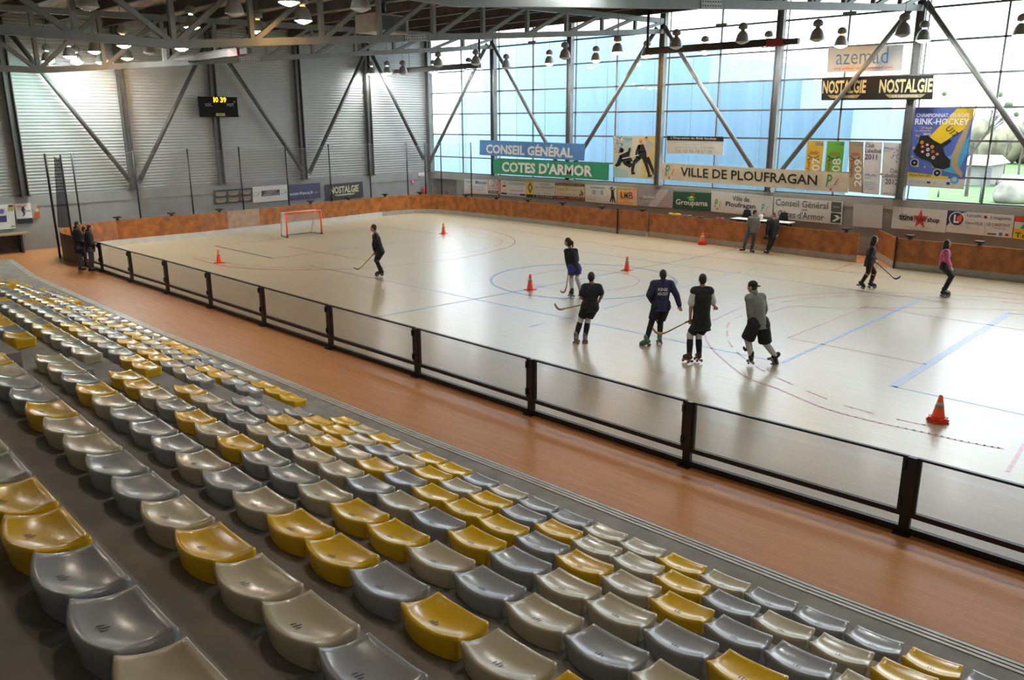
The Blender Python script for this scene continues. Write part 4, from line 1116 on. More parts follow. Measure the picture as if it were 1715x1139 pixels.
# five club flags
FL = [((1351, 236), (1380.5, 236.5), (1371, 319), (1345, 316), vin('flag yellow', (0.70, 0.45, 0.05)), 'yellow club flag with white digits 07, leftmost of the row', '2007'),
      ((1384, 236.5), (1415, 237), (1405, 321), (1378, 319), I_LIME, 'green club flag with white digits 08, second of the row', '2008'),
      ((1417, 237), (1446.5, 237.5), (1440, 323.5), (1421, 321), I_TAN, 'tan club flag with white year 2009, third of the row', '2009')]
for tl_, t2, b2, b1_, m, lb, yr in FL:
    s = onglass('club_flag', lb, 'flag', tl_, t2, b2, b1_, m, YG+0.015, 'club flags on the glazing')
    s.text(yr, 0.40, 0.12, 0.90, 0.66, I_W, 0.02, 0, 2, True); s.text('label', 0.06, 0.30, 0.30, 0.62, I_R, 0.0, 0.1, 2, True)
    s.text('CLUB', 0.50, 0.91, 0.95, 0.965, I_B, 0.0, 0.2)
    s.polys([[(0.10+0.7*i/8, 0.70-0.06*math.sin(PI*i/8)), (0.10+0.7*(i+1)/8, 0.70-0.06*math.sin(PI*(i+1)/8)), (0.10+0.7*(i+1)/8, 0.72-0.06*math.sin(PI*(i+1)/8)), (0.10+0.7*i/8, 0.72-0.06*math.sin(PI*i/8))] for i in range(8)], I_DG, 'emblem', 1)
    s.polys([[(0.2+0.17*i, 0.61), (0.27+0.17*i, 0.61), (0.27+0.17*i, 0.64), (0.2+0.17*i, 0.64)] for i in range(4)], I_DG, 'emblem', 1); s.text('labellisé', 0.22, 0.72, 0.75, 0.80, I_R, 0, 0.3)
s = onglass('club_flag', 'white club flag with the year 2011, fourth of the row', 'flag', (1449, 237), (1478, 238), (1472.5, 326.5), (1443.5, 324), vin('flag white', (0.68, 0.68, 0.72)), YG+0.015, 'club flags on the glazing')
s.text('Club', 0.06, 0.89, 0.55, 0.97, I_N, 0.006); s.text('Labellisé', 0.06, 0.79, 0.95, 0.87, I_N, 0.006); s.text('2011', 0.06, 0.66, 0.75, 0.765, I_N, 0.012)
dd = [[], []]
for r_ in range(3):
    for q in range(18):
        a = 2*PI*q/18; u = 0.62+0.13*(r_+2.6)*math.cos(a)*0.9; v = 0.54+0.048*(r_+2.6)*math.sin(a)*0.9; e = 0.022
        if 0.03 < u < 0.95: dd[0 if math.cos(a) < 0.2 else 1].append([(u, v), (u+e, v), (u+e, v+0.009), (u, v+0.009)])
s.polys(dd[0], I_PK, 'dots', 1); s.polys(dd[1], I_CY, 'dots', 1); s.text('FFRoller', 0.10, 0.34, 0.80, 0.39, I_B, 0, 0.15); s.text('Sports', 0.10, 0.28, 0.50, 0.33, I_CY, 0, 0.15)
for v in (0.22, 0.18, 0.14, 0.10): s.rect(0.1, v, 0.75, v+0.012, I_LB, 'small_print', 1)
s = onglass('club_flag', 'white club flag with the year 2012, rightmost, beside the column', 'flag', (1480, 238), (1511, 240), (1505, 329), (1474.5, 326.5), vin('flag white', (0.68, 0.68, 0.72)), YG+0.015, 'club flags on the glazing')
dd = [[], []]
for q in range(90):
    u = random.random(); v = 0.64+random.random()*0.34
    if v < 0.97-0.42*(1-u)**1.0 and v > 0.62+0.0*u or u > 0.7:
        dd[q % 2].append([(u*0.93, v), (u*0.93+0.04, v), (u*0.93+0.04, v+0.014), (u*0.93, v+0.014)])
s.polys(dd[0], I_PU, 'dots', 1); s.polys(dd[1], I_CY, 'dots', 1); s.text('FFRoller', 0.06, 0.87, 0.62, 0.915, I_B, 0, 0.15, 2); s.text('Sports', 0.06, 0.82, 0.4, 0.86, I_CY, 0, 0.15, 2)
s.text('Club', 0.45, 0.44, 0.85, 0.52, I_N, 0.004); s.text('Labellisé', 0.06, 0.345, 0.92, 0.425, I_N, 0.004); s.text('2012', 0.22, 0.215, 0.90, 0.32, I_N, 0.006); s.text('www.ffrs.fr', 0.12, 0.03, 0.80, 0.065, I_R, 0, 0.15)
# big roller skate poster
s = onglass('championship_poster', 'tall violet poster of a black roller skate with a yellow beam, on the right glazing', 'poster', (1531.5, 183), (1631.5, 182), (1612.5, 317.5), (1518, 311.5), I_PB, YG+0.015)
s.poly([(0.42, 0.34), (0.72, 0.42), (0.98, 0.66), (0.98, 0.45), (0.86, 0.18), (0.6, 0.22)], I_CY, 'background', 0)
s.poly([(0.30, 0.64), (0.52, 0.56), (0.98, 0.80), (1.0, 1.0), (0.72, 1.0)], I_Y, 'yellow_beam', 1)
s.polys([[(0.93, 0.84), (1.0, 0.90), (0.93, 0.62), (0.86, 0.42), (0.85, 0.30), (0.96, 0.20), (0.94, 0.14), (0.84, 0.20), (0.74, 0.30), (0.73, 0.42), (0.80, 0.60)]], I_TAN, 'hockey_stick_drawing', 2)
def star(u, v, r, m, k=1):
    s.poly([(u+(r if q % 2 == 0 else r*0.42)*math.sin(PI*q/5)*1.35, v+(r if q % 2 == 0 else r*0.42)*math.cos(PI*q/5)) for q in range(10)], m, 'star', k)
GS = vin('star gold', (0.55, 0.42, 0.10))
for u, v, r in ((0.08, 0.66, 0.018), (0.13, 0.58, 0.025), (0.06, 0.50, 0.035), (0.05, 0.39, 0.03), (0.16, 0.27, 0.03), (0.07, 0.29, 0.02), (0.12, 0.655, 0.02), (0.29, 0.26, 0.02), (0.44, 0.27, 0.025), (0.86, 0.49, 0.02)): star(u, v, r, GS)
s.poly([(0.15, 0.66), (0.28, 0.665), (0.40, 0.60), (0.52, 0.56), (0.66, 0.62), (0.70, 0.60), (0.56, 0.52), (0.62, 0.42), (0.72, 0.36), (0.72, 0.27), (0.62, 0.24), (0.45, 0.26), (0.38, 0.33), (0.20, 0.37), (0.10, 0.42), (0.06, 0.46), (0.12, 0.56)], I_K, 'skate_drawing', 3)
for u, v in ((0.10, 0.31), (0.52, 0.19)):
    s.disc(u, v, 0.055, I_LG, 'skate_wheel', 4); s.disc(u, v, 0.042, I_K, 'skate_wheel', 5); s.disc(u, v, 0.013, I_LG, 'skate_wheel', 6)
for (u, v), (m1, m2) in zip(((0.19, 0.575), (0.29, 0.545), (0.38, 0.52), (0.21, 0.52), (0.31, 0.485), (0.22, 0.455), (0.40, 0.46), (0.48, 0.43), (0.32, 0.42), (0.42, 0.385)), ((I_R, I_Y), (I_W, I_R), (I_R, I_Y), (I_Y, I_R), (I_B, I_W), (I_W, I_R), (I_G, I_R), (I_W, I_R), (I_G, I_W), (I_B, I_W))):
    s.disc(u, v, 0.022, m2, 'flag_badge', 4, 14); s.polys([[(u-0.018, v-0.008), (u+0.018, v-0.008), (u+0.018, v+0.008), (u-0.018, v+0.008)]], m1, 'flag_badge', 5)
s.rect(0, 0.0, 1, 0.125, PAPER, 'footer', 2); s.poly([(0, 0.12), (0.72, 0.115), (0.72, 0.15), (0.0, 0.185)], I_Y, 'footer_band', 3)
s.text('PLOUFRAGAN', 0.04, 0.135, 0.42, 0.165, I_DG, 0.012, 0, 4); s.disc(0.83, 0.11, 0.05, I_CY, 'round_logo', 4); s.disc(0.83, 0.115, 0.03, I_LB, 'round_logo', 5)
s.polys([[(0.36, 0.05), (0.42, 0.05), (0.42, 0.075), (0.36, 0.075)], [(0.70, 0.045), (0.76, 0.045), (0.76, 0.08), (0.70, 0.08)]], I_N, 'small_logo', 4); s.polys([[(0.05, 0.06), (0.13, 0.06), (0.13, 0.075), (0.05, 0.075)], [(0.18, 0.05), (0.24, 0.05), (0.24, 0.075), (0.18, 0.075)], [(0.28, 0.06), (0.33, 0.06), (0.33, 0.08), (0.28, 0.08)], [(0.48, 0.05), (0.52, 0.05), (0.52, 0.08), (0.48, 0.08)]], I_LG, 'small_logo', 4)
s.text("CHAMPIONNAT d'EUROPE", 0.04, 0.895, 0.94, 0.945, I_W, 0.014, 0, 5); s.text('RINK-HOCKEY', 0.03, 0.80, 0.95, 0.88, I_W, 0.02, 0, 5)
s.text('27 Août', 0.15, 0.745, 0.34, 0.775, I_Y, 0.004, 0, 5); s.text('1er Septembre', 0.05, 0.705, 0.34, 0.738, I_Y, 0.004, 0, 5); s.text('2012', 0.20, 0.668, 0.33, 0.698, I_W, 0.012, 0, 5)
vs, fs = glyphs('U17', 0.01); ca, sa = math.cos(-0.75), math.sin(-0.75)
mb = MB().add([s.P(0.56+0.24*(x*ca-y*0.55*sa)*0.95, 0.745+0.155*(x*sa+y*0.45*ca), 5) for x, y in vs], fs); part('lettering', mb, I_DG, s.ob)

# small boards along the concrete plinth of the back wall
YP = YG-0.19
def adv(label, tl, tr, br, bl, mat): return onglass('advert_board', label, 'advert', tl, tr, br, bl, mat, YP, 'advert boards along the back wall', 0.02)
s = adv('white advert with a blue slanted word, leftmost on the back wall', (777, 299.5), (817, 301), (816.5, 325.5), (777.5, 323.5), PAPER)
s.text('Masson', 0.48, 0.68, 0.95, 0.92, I_B, 0.012, 0.2); s.text('société', 0.06, 0.78, 0.30, 0.9, I_B, 0, 0.1); s.rect(0.08, 0.68, 0.26, 0.70, I_LB, 'small_print', 1); s.text('RENOVATION HOTEL', 0.18, 0.42, 0.84, 0.52, I_GY); s.text('ST BRIEUC PLEDRAN', 0.15, 0.24, 0.86, 0.35, I_GY); s.rect(0.05, 0.08, 0.95, 0.11, I_LG, 'small_print', 1)
s = adv('small white advert with a dark lizard curl and red side strip', (817.5, 300.5), (838.5, 301.5), (838, 326.5), (817.5, 325.5), PAPER)
s.rect(0.80, 0.0, 1.0, 1.02, I_R, 'side_strip', 1); s.text('SURGELES', 0.84, 0.1, 0.96, 0.9, I_W, 0, 0, 2, True)
s.polys([[(0.08, 0.58), (0.38, 0.64), (0.60, 0.86), (0.50, 0.92), (0.34, 0.88), (0.30, 0.93), (0.52, 0.98), (0.68, 0.88), (0.46, 0.60), (0.66, 0.60), (0.74, 0.96), (0.78, 0.70), (0.72, 0.55), (0.10, 0.54)]], I_GY, 'emblem', 1)
s.text('KOZAR', 0.08, 0.35, 0.76, 0.48, I_R, 0.01, 0.2); s.rect(0.02, 0.08, 0.80, 0.27, I_DG, 'stripe', 1); s.text('UNIVERS', 0.08, 0.11, 0.74, 0.24, I_LG, 0.01, 0, 2)
s = adv('white advert with a yellow hexagon emblem and blue foot bar', (839, 302.5), (881.5, 304.5), (881, 331), (838.5, 327), PAPER)
hx = [(0.14+0.115*math.sin(PI*q/3), 0.60+0.33*math.cos(PI*q/3)) for q in range(6)]; s.poly(hx, I_OR, k=1); s.poly([(0.14+(u-0.14)*0.78, 0.6+(v-0.6)*0.78) for u, v in hx], PAPER, k=2)
s.polys([[(0.08, 0.58), (0.20, 0.58), (0.20, 0.66), (0.08, 0.66)], [(0.10, 0.66), (0.18, 0.66), (0.16, 0.72), (0.12, 0.72)]], I_N, k=3)
s.text('AUTO SÉCURITÉ', 0.32, 0.76, 0.94, 0.92, I_GY, 0.006, 0.2); s.text('SARL', 0.60, 0.64, 0.70, 0.70, I_GY); s.text('12 rue du Grand Champ', 0.33, 0.50, 0.94, 0.58, I_LG); s.text('22440 PLOUFRAGAN', 0.38, 0.34, 0.90, 0.42, I_B)
s.rect(0.02, 0.08, 0.98, 0.20, I_N, 'foot_bar', 1); s.rect(0.26, 0.08, 0.76, 0.20, PAPER, 'foot_bar', 2); s.text('CENTRES', 0.30, 0.09, 0.72, 0.19, I_N, 0.01, 0, 3)
s = adv('yellow and white garage advert with a dark diamond emblem', (882, 304), (929.5, 306), (929, 333), (881.5, 329.5), PAPER)
s.rect(0.0, 0.17, 0.27, 1.0, I_Y, 'yellow_panel'); s.rect(0.0, 0.0, 1.0, 0.17, I_K, 'foot_bar'); s.rect(0.265, 0.0, 0.28, 0.2, PAPER, 'foot_bar', 1)
s.polys([[(0.135, 0.95), (0.19, 0.80), (0.235, 0.58), (0.135, 0.22), (0.135, 0.40), (0.185, 0.60), (0.135, 0.78)], [(0.135, 0.95), (0.08, 0.80), (0.035, 0.58), (0.135, 0.22), (0.135, 0.40), (0.085, 0.60), (0.135, 0.78)]], vin('dark chrome', (0.10, 0.11, 0.12)), k=2)
s.text('GARAGE', 0.46, 0.80, 0.82, 0.92, I_MA, 0.004); s.text('des CHATELETS', 0.31, 0.60, 0.97, 0.74, I_MA, 0.006); s.text('17 RUE DU VAL - ZONE INDUST.', 0.32, 0.42, 0.95, 0.52, I_GY); s.text('RENAULT - PLOUFRAGAN', 0.36, 0.25, 0.9, 0.34, I_GY); s.text('Tél. 02.96.78.62.28', 0.34, 0.03, 0.93, 0.14, I_W, 0.004, 0, 2)
s = adv('cream bakery advert between two maroon bars', (930, 306.5), (979, 308.5), (979, 335.5), (930, 332.5), vin('bakery cream', (0.62, 0.54, 0.40)))
s.rect(0, 0.84, 1, 1.0, I_MA, 'top_bar'); s.rect(0, 0.0, 1, 0.19, I_MA, 'foot_bar'); s.text('Boulangerie  Pâtisserie  Traiteur', 0.04, 0.86, 0.96, 0.97, I_LG, 0, 0, 2); s.text('Face au Blé', 0.06, 0.55, 0.47, 0.74, vin('olive', (0.30, 0.32, 0.10)), 0.002, 0.2); s.text('pains', 0.58, 0.52, 0.78, 0.66, I_G, 0, 0.2)
s.text('pains bio - viennoiseries', 0.06, 0.28, 0.70, 0.37, I_GY); s.polys([[(0.82, 0.24), (0.96, 0.26), (0.98, 0.42), (0.90, 0.60), (0.85, 0.58), (0.88, 0.42), (0.82, 0.34)]], vin('loaf brown', (0.25, 0.12, 0.06)), k=1); s.text('02 96 78 95 19', 0.50, 0.05, 0.97, 0.16, I_BE, 0, 0, 2); s.rect(0.06, 0.08, 0.34, 0.12, I_PK, 'small_print', 1)
s = adv('white advert with a dark dancing silhouette at right', (980, 309), (1033, 312), (1033, 342), (980, 338), PAPER)
s.text('sandpiperry', 0.17, 0.80, 0.64, 0.93, I_MA, 0.006); s.rect(0.24, 0.46, 0.58, 0.72, I_LB, 'panel', 0); s.rect(0.24, 0.46, 0.34, 0.72, I_GY, 'panel', 1); s.rect(0.50, 0.46, 0.58, 0.72, I_GY, 'panel', 1)
s.text('Gros & particuliers - Livraison', 0.04, 0.27, 0.76, 0.36, vin('bronze', (0.36, 0.33, 0.18)), 0.002, 0.2); s.text('02 96 61 50 07', 0.04, 0.13, 0.36, 0.2, I_MA); s.rect(0.45, 0.05, 0.68, 0.08, I_LG, 'small_print', 1)
figure(s, I_K, [(0.87, 0.78, 0.88, 0.42, 0.04, 0.045), (0.86, 0.44, 0.80, 0.08, 0.03, 0.015), (0.90, 0.44, 0.96, 0.06, 0.03, 0.015), (0.88, 0.42, 0.88, 0.08, 0.02, 0.015), (0.86, 0.76, 0.79, 0.88, 0.014, 0.012), (0.79, 0.88, 0.85, 0.94, 0.012, 0.012), (0.90, 0.76, 0.95, 0.9, 0.014, 0.010)], (0.86, 0.90, 0.05), 2, I_K)
s = adv('amber and cream square advert reading LMB', (1034, 312.5), (1067, 314.5), (1067, 345), (1034, 342), vin('light amber', (0.66, 0.46, 0.24)))
s.poly([(0.12, 0.30), (0.55, 0.26), (0.50, 0.72), (0.14, 0.74)], I_OR, 'panel'); s.text('L', 0.18, 0.38, 0.34, 0.70, I_MA, 0.02, 0, 2); s.text('M', 0.36, 0.36, 0.54, 0.70, I_DG, 0.02, 0, 2); s.text('B', 0.58, 0.36, 0.80, 0.74, I_MA, 0.01, 0, 2); s.poly([(0.60, 0.70), (0.92, 0.30), (0.90, 0.78), (0.76, 0.94), (0.64, 0.84)], I_PK, 'panel', 1)
s.rect(0.04, 0.86, 0.96, 0.92, vin('bronze', (0.36, 0.33, 0.18)), 'small_print'); s.rect(0.06, 0.10, 0.92, 0.14, I_OR, 'small_print'); s.rect(0.3, 0.17, 0.6, 0.20, I_OR, 'small_print')
s = adv('silver mauve advert with a house outline reading MORIN', (1068, 315), (1127.5, 318), (1126.5, 349), (1067.5, 344.5), I_SI)
s.poly([(0.30, 0.0), (0.55, 0.0), (0.90, 1.0), (0.62, 1.0)], vin('silver sheen', (0.48, 0.46, 0.50)), 'sheen'); s.polys([[(0.12, 0.52), (0.24, 0.84), (0.52, 0.84), (0.52, 0.42), (0.15, 0.40), (0.15, 0.44), (0.50, 0.46), (0.50, 0.80), (0.26, 0.80), (0.15, 0.52)]], I_GY, 'house_outline', 1)
s.text('MORIN', 0.17, 0.46, 0.48, 0.60, I_W, 0.012, 0, 2); s.text('Maison', 0.28, 0.64, 0.46, 0.74, I_LG, 0, 0, 2); s.polys([[(0.04, 0.44), (0.10, 0.36), (0.13, 0.42), (0.08, 0.46)]], I_R, k=2); s.text('menuiserie - agencement', 0.66, 0.64, 0.92, 0.71, I_PK); s.text('02 96 78 60 04', 0.68, 0.26, 0.93, 0.33, I_PK); s.rect(0.2, 0.28, 0.4, 0.31, I_LG, 'small_print'); s.rect(0.72, 0.16, 0.9, 0.19, I_PK, 'small_print')
s = adv('dark green advert reading Groupama with a green sprig', (1128.5, 320), (1191, 323), (1190, 353.5), (1128, 349.5), I_DG)
s.text('Groupama', 0.06, 0.16, 0.92, 0.56, I_W, 0.012); s.polys([[(0.40, 0.56), (0.48, 0.74), (0.58, 0.56), (0.54, 0.50), (0.44, 0.50)], [(0.36, 0.66), (0.48, 0.62), (0.60, 0.68), (0.50, 0.80)]], I_LIME, 'sprig', 2); s.polys([[(0.44, 0.88), (0.56, 0.92), (0.58, 0.82), (0.50, 0.84)]], I_R, 'sprig', 2); s.disc(0.49, 0.72, 0.06, I_W, 'sprig', 3); s.rect(0.0, 0.97, 1, 1.0, I_G, 'stripe')
s = adv('white advert reading Ville de Ploufragan behind the grey sweater man', (1192, 322), (1295, 328.5), (1294, 367), (1190.5, 354), PAPER)
s.text('Ville de', 0.36, 0.62, 0.63, 0.86, I_K, 0.008); s.text('Ploufragan', 0.25, 0.26, 0.73, 0.56, I_K, 0.014); town_mark(s, 0.07, 0.12, 0.10, 0.5); town_mark(s, 0.83, 0.10, 0.10, 0.5)
s = adv('white advert reading Conseil Général, Côtes d\'Armor in dark letters', (1296.5, 330), (1411.5, 338), (1409.5, 376.5), (1295, 366), PAPER)
GK = vin('charcoal green', (0.09, 0.11, 0.11)); s.text('Conseil Général', 0.03, 0.62, 0.80, 0.92, GK, 0.008); s.rect(0.42, 0.50, 0.51, 0.53, GK, 'dash', 1); s.text("Côtes d'Armor", 0.07, 0.10, 0.75, 0.42, GK, 0.008)
s.rect(0.845, 0.53, 0.985, 0.97, vin('slate', (0.08, 0.09, 0.095)), 'emblem', 1); s.text('Côtes', 0.87, 0.72, 0.96, 0.80, I_LG, 0, 0, 2); s.rect(0.845, 0.06, 0.985, 0.47, I_DG, 'emblem', 1); s.polys([[(0.86, 0.47), (0.93, 0.28), (0.86, 0.12), (0.90, 0.10), (0.985, 0.28), (0.92, 0.47)]], PAPER, 'emblem', 2); s.rect(0.845, 0.40, 0.985, 0.47, I_N, 'emblem', 2)
s = adv('plain pale grey blank board between two adverts', (1429, 341), (1479, 344), (1476.5, 383), (1427.5, 379), vin('blank board', (0.47, 0.47, 0.46)))
s = adv('white advert with a red star and heavy black lettering', (1496, 346), (1587, 352.5), (1583, 390), (1492.5, 382), PAPER)
s.poly([(0.53+(0.46 if q % 2 == 0 else 0.19)*math.sin(PI*q/5)*0.32, 0.52+(0.46 if q % 2 == 0 else 0.19)*math.cos(PI*q/5)) for q in range(10)], I_R, 'star', 1)
s.text('titine', 0.13, 0.42, 0.40, 0.70, I_K, 0.03, 0, 2); s.text('roller', 0.42, 0.42, 0.65, 0.64, vin('red black', (0.10, 0.01, 0.01)), 0.02, 0, 3); s.text('shop', 0.66, 0.36, 0.88, 0.64, I_K, 0.03, 0, 2); s.text('11 rue de la Ville Joie - 22000 ST BRIEUC', 0.24, 0.10, 0.76, 0.15, I_GY); s.text('02 96 61 00 28', 0.38, 0.03, 0.62, 0.08, I_GY)
s = adv('white supermarket advert with a navy corner and round letter emblem', (1588, 351.5), (1699, 361), (1694.5, 398), (1584, 388.5), PAPER)
s.poly([(0, 0.28), (0.06, 0.5), (0.12, 0.84), (0.31, 1.0), (0.0, 1.0)], I_N, 'corner'); s.disc(0.15, 0.64, 0.33, I_W, 'round_emblem', 1, 28); s.disc(0.15, 0.64, 0.29, I_N, 'round_emblem', 2, 28); s.poly([(0.15, 0.74), (0.21, 0.86), (0.235, 0.70), (0.22, 0.50), (0.15, 0.50)], vin('orange red', (0.75, 0.12, 0.02)), 'round_emblem', 3); s.text('L', 0.105, 0.46, 0.185, 0.84, I_W, 0.03, 0, 4)
s.text('E.LECLERC', 0.30, 0.80, 0.53, 0.90, I_N, 0.01); s.disc(0.585, 0.83, 0.07, I_MA, 'small_emblem', 1); s.text('2 magasins', 0.65, 0.74, 0.96, 0.92, I_N, 0.004); s.text('Carre-VILLE', 0.29, 0.46, 0.55, 0.58, I_N, 0.004); s.text('LE CARPONT', 0.62, 0.46, 0.96, 0.60, I_MA, 0.004); s.text('Langueux', 0.30, 0.36, 0.38, 0.41, I_GY); s.text('02 96 61 ouvert', 0.30, 0.25, 0.52, 0.31, I_GY); s.text('à Ploufragan', 0.70, 0.34, 0.92, 0.41, I_N); s.rect(0.588, 0.05, 0.592, 0.60, I_GY, 'divider', 1)
s.rect(0.64, 0.08, 0.77, 0.13, I_K, 'small_logo', 1); s.rect(0.81, 0.06, 0.86, 0.2, I_B, 'small_logo', 1); s.rect(0.90, 0.08, 0.95, 0.17, I_MA, 'small_logo', 1)
s = adv('red, white and yellow advert cut by the right picture edge', (1701, 361), (1760, 367), (1756, 406), (1696, 399), PAPER)
s.rect(0, 0.74, 1, 1, I_R, 'top_bar'); s.rect(0, 0, 1, 0.44, I_Y, 'yellow_bar'); s.text('Tél.', 0.05, 0.05, 0.52, 0.28, I_DG, 0.01, 0, 2); s.poly([(0.18, 0.46), (0.45, 0.46), (0.45, 0.76), (0.30, 0.74)], I_G, 'emblem', 1); s.text('RESTAURANT', 0.04, 0.33, 0.7, 0.41, I_OR, 0, 0, 2)
# end wall boards
XWF = XW+0.06
def end(name, label, tl, tr, br, bl, mat, cat='advert', g='banners on the end wall'): return onwall(name, label, cat, tl, tr, br, bl, mat, XWF, g, 0.02)
s = end('radio_banner', 'black banner with six small gold emblems on the end wall', (358, 319.5), (422.5, 314.5), (423, 338), (359, 342.5), I_K, 'banner')
for r_ in range(2):
    for c_ in range(3):
        u0 = 0.04+0.325*c_; v0 = 0.10+0.46*r_
        s.polys([[(u0, v0+0.10), (u0+0.05, v0), (u0+0.22, v0), (u0+0.27, v0+0.10), (u0+0.27, v0+0.30), (u0, v0+0.30)]], vin('dull gold', (0.30, 0.27, 0.16)), 'emblem'); s.text('NOSTALGIE', u0+0.02, v0+0.14, u0+0.25, v0+0.26, I_MA, 0.01, 0, 2)
s = end('bank_banner', 'white bank banner with a black centre strip on the end wall', (423, 313.5), (481, 309), (482, 335), (424, 340), WHITE)
s.rect(0.24, 0.36, 0.77, 0.72, I_K, 'centre_strip', 1); s.text('CREDIT', 0.34, 0.55, 0.68, 0.69, I_LG, 0.008, 0.2, 2); s.text('AGRICOLE', 0.29, 0.38, 0.74, 0.53, I_LG, 0.008, 0.2, 2); s.text('CA', 0.02, 0.38, 0.20, 0.68, I_GY, 0.006, 0.2, 1); s.text('CA', 0.80, 0.38, 0.98, 0.68, I_GY, 0.006, 0.2, 1)
s = end('newspaper_banner', 'dark blue banner with white lettering on the end wall', (482.5, 310), (536, 306), (537, 331), (484, 335.5), I_N)
s.text('ouest-france.fr', 0.03, 0.30, 0.76, 0.52, I_W, 0.006); s.text('ouest', 0.79, 0.33, 0.92, 0.44, I_LG); s.rect(0.93, 0.32, 0.985, 0.48, I_MA, 'square', 1)
s = end('radio_banner', 'tilted black banner with one gold word, rightmost on the end wall', (545, 308.5), (607, 304), (609.5, 329), (546.5, 336), I_K, 'banner')
radio(s, 0.12, 0.88, 0.20, 0.82)
s = end('notice_board', 'white notice board with papers at the far left above the bench', (-40, 345), (23, 341.5), (28, 382), (-38, 388), PAPER, 'notice board', None)
s.rect(0.50, 0.28, 0.79, 0.86, I_LG, 'paper', 1); s.rect(0.52, 0.30, 0.78, 0.55, I_N, 'paper', 2); s.disc(0.66, 0.73, 0.1, I_PU, 'paper', 2); s.rect(0.84, 0.72, 0.98, 0.86, vin('ochre', (0.42, 0.30, 0.10)), 'paper', 1); s.rect(0.86, 0.88, 0.94, 0.97, I_DG, 'paper', 1); s.rect(0.93, 0.88, 0.99, 0.97, I_R, 'paper', 1); s.rect(0.88, 0.08, 0.98, 0.12, I_G, 'paper', 1)
s = end('sport_poster', 'white poster of a running hockey player left of the gathered net', (24, 341.5), (51, 340), (55, 373), (29, 375), PAPER, 'poster', None)
s.rect(0, 0, 1, 0.26, I_K, 'photo_strip'); s.rect(0.02, 0.24, 1, 0.31, I_LB, 'tint', 1); figure(s, I_N, [(0.50, 0.84, 0.44, 0.62, 0.07, 0.09), (0.44, 0.62, 0.56, 0.50, 0.05, 0.04), (0.56, 0.5, 0.42, 0.38, 0.035, 0.03), (0.50, 0.78, 0.62, 0.62, 0.03, 0.025)], (0.60, 0.87, 0.055), 2); s.polys([[(0.60, 0.62), (0.86, 0.66), (0.94, 0.60), (0.92, 0.57), (0.84, 0.63), (0.60, 0.60)]], I_GY, 'figure', 2); s.rect(0.08, 0.84, 0.38, 0.87, I_R, 'lettering', 1)
s = end('sport_poster', 'small blue and orange poster beside the player poster at left', (51.5, 342), (64, 341), (67.5, 364), (55, 366), I_GY, 'poster', None)
s.poly([(0, 0), (1, 0), (1, 0.95), (0.55, 0.6)], vin('rust orange', (0.42, 0.10, 0.03)), 'orange_field'); s.disc(0.70, 0.55, 0.12, I_BE, 'figure', 1)
# safety signs near the corner
s = onwall('exit_light', 'small white emergency light box high in the back corner', 'sign', (702, 289.5), (710.5, 289), (711, 294.5), (702, 295), WHITE, XW+0.12, None, 0.08); s.rect(0.1, 0.1, 0.9, 0.5, I_LG, 'lens')
s = onwall('fire_sign', 'small red and white fire sign on the end wall near the corner', 'sign', (689, 301.5), (693.5, 301.2), (694, 307), (689.5, 307.5), I_R, XW+0.06, None, 0.01); s.rect(0.35, 0.15, 0.65, 0.85, I_W, 'pictogram')
s = onglass('exit_sign', 'small green exit sign beside the service door in the corner', 'sign', (720.5, 306.3), (723.5, 306.4), (723.5, 310), (720.5, 309.8), I_G, YG-0.14, None, 0.01); s.rect(0.3, 0.2, 0.6, 0.8, I_W, 'pictogram')
ex = onx(710.5, 325, XW+0.2); fe_ = thing('fire_extinguisher', ex, 'small red fire extinguisher on the end wall near the corner', 'fire extinguisher')
part('bottle', MB().lathe(ex, [(0.07, 0), (0.08, 0.03), (0.08, 0.38), (0.03, 0.46), (0.03, 0.5)], 12), I_R, fe_); part('hose', MB().tube([ex+Vector((0, 0, 0.5)), ex+Vector((0.06, 0.06, 0.42)), ex+Vector((0.09, 0.02, 0.1))], 0.012, 5), BLACK, fe_); part('bracket', MB().box(ex+Vector((-0.2, -0.03, 0.2)), ex+Vector((-0.07, 0.03, 0.26))), DARKST, fe_)
# ------------------------------------------------------------------ people
SKIN = pm('skin', (0.46, 0.27, 0.19), 0.55, 0.06, 8.0); HAIRD = pm('dark hair', (0.022, 0.016, 0.013), 0.6, 0.3, 30.0, stretch=(8, 8, 1)); HAIRB = pm('brown hair', (0.07, 0.04, 0.022), 0.6, 0.3, 30.0, stretch=(8, 8, 1))
F_K = pm('black fabric', (0.016, 0.016, 0.018), 0.85, 0.25, 14.0, bump=0.2); F_N = pm('navy fabric', (0.028, 0.026, 0.075), 0.85, 0.2, 14.0, bump=0.2); F_GY = pm('grey marl fabric', (0.22, 0.225, 0.21), 0.9, 0.1, 40.0, bump=0.2)
F_W = pm('white fabric', (0.60, 0.60, 0.60), 0.85, 0.05, 14.0, bump=0.2); F_PK = pm('pink fabric', (0.48, 0.09, 0.20), 0.85, 0.2, 10.0, bump=0.2); F_BL = pm('blue shorts fabric', (0.035, 0.045, 0.22), 0.8, 0.2, 12.0); F_DG = pm('charcoal fabric', (0.05, 0.05, 0.052), 0.85, 0.2, 14.0)
F_JN = pm('denim', (0.075, 0.085, 0.105), 0.85, 0.2, 18.0, bump=0.2); F_GS = pm('grey sweater fabric', (0.17, 0.165, 0.155), 0.9, 0.12, 30.0, bump=0.2); F_GN = pm('green print', (0.03, 0.17, 0.09), 0.8); LIP = pm('lip', (0.30, 0.10, 0.09), 0.5); EYEW = pm('eye white', (0.55, 0.54, 0.52), 0.3); IRIS = pm('dark iris', (0.02, 0.012, 0.01), 0.3)
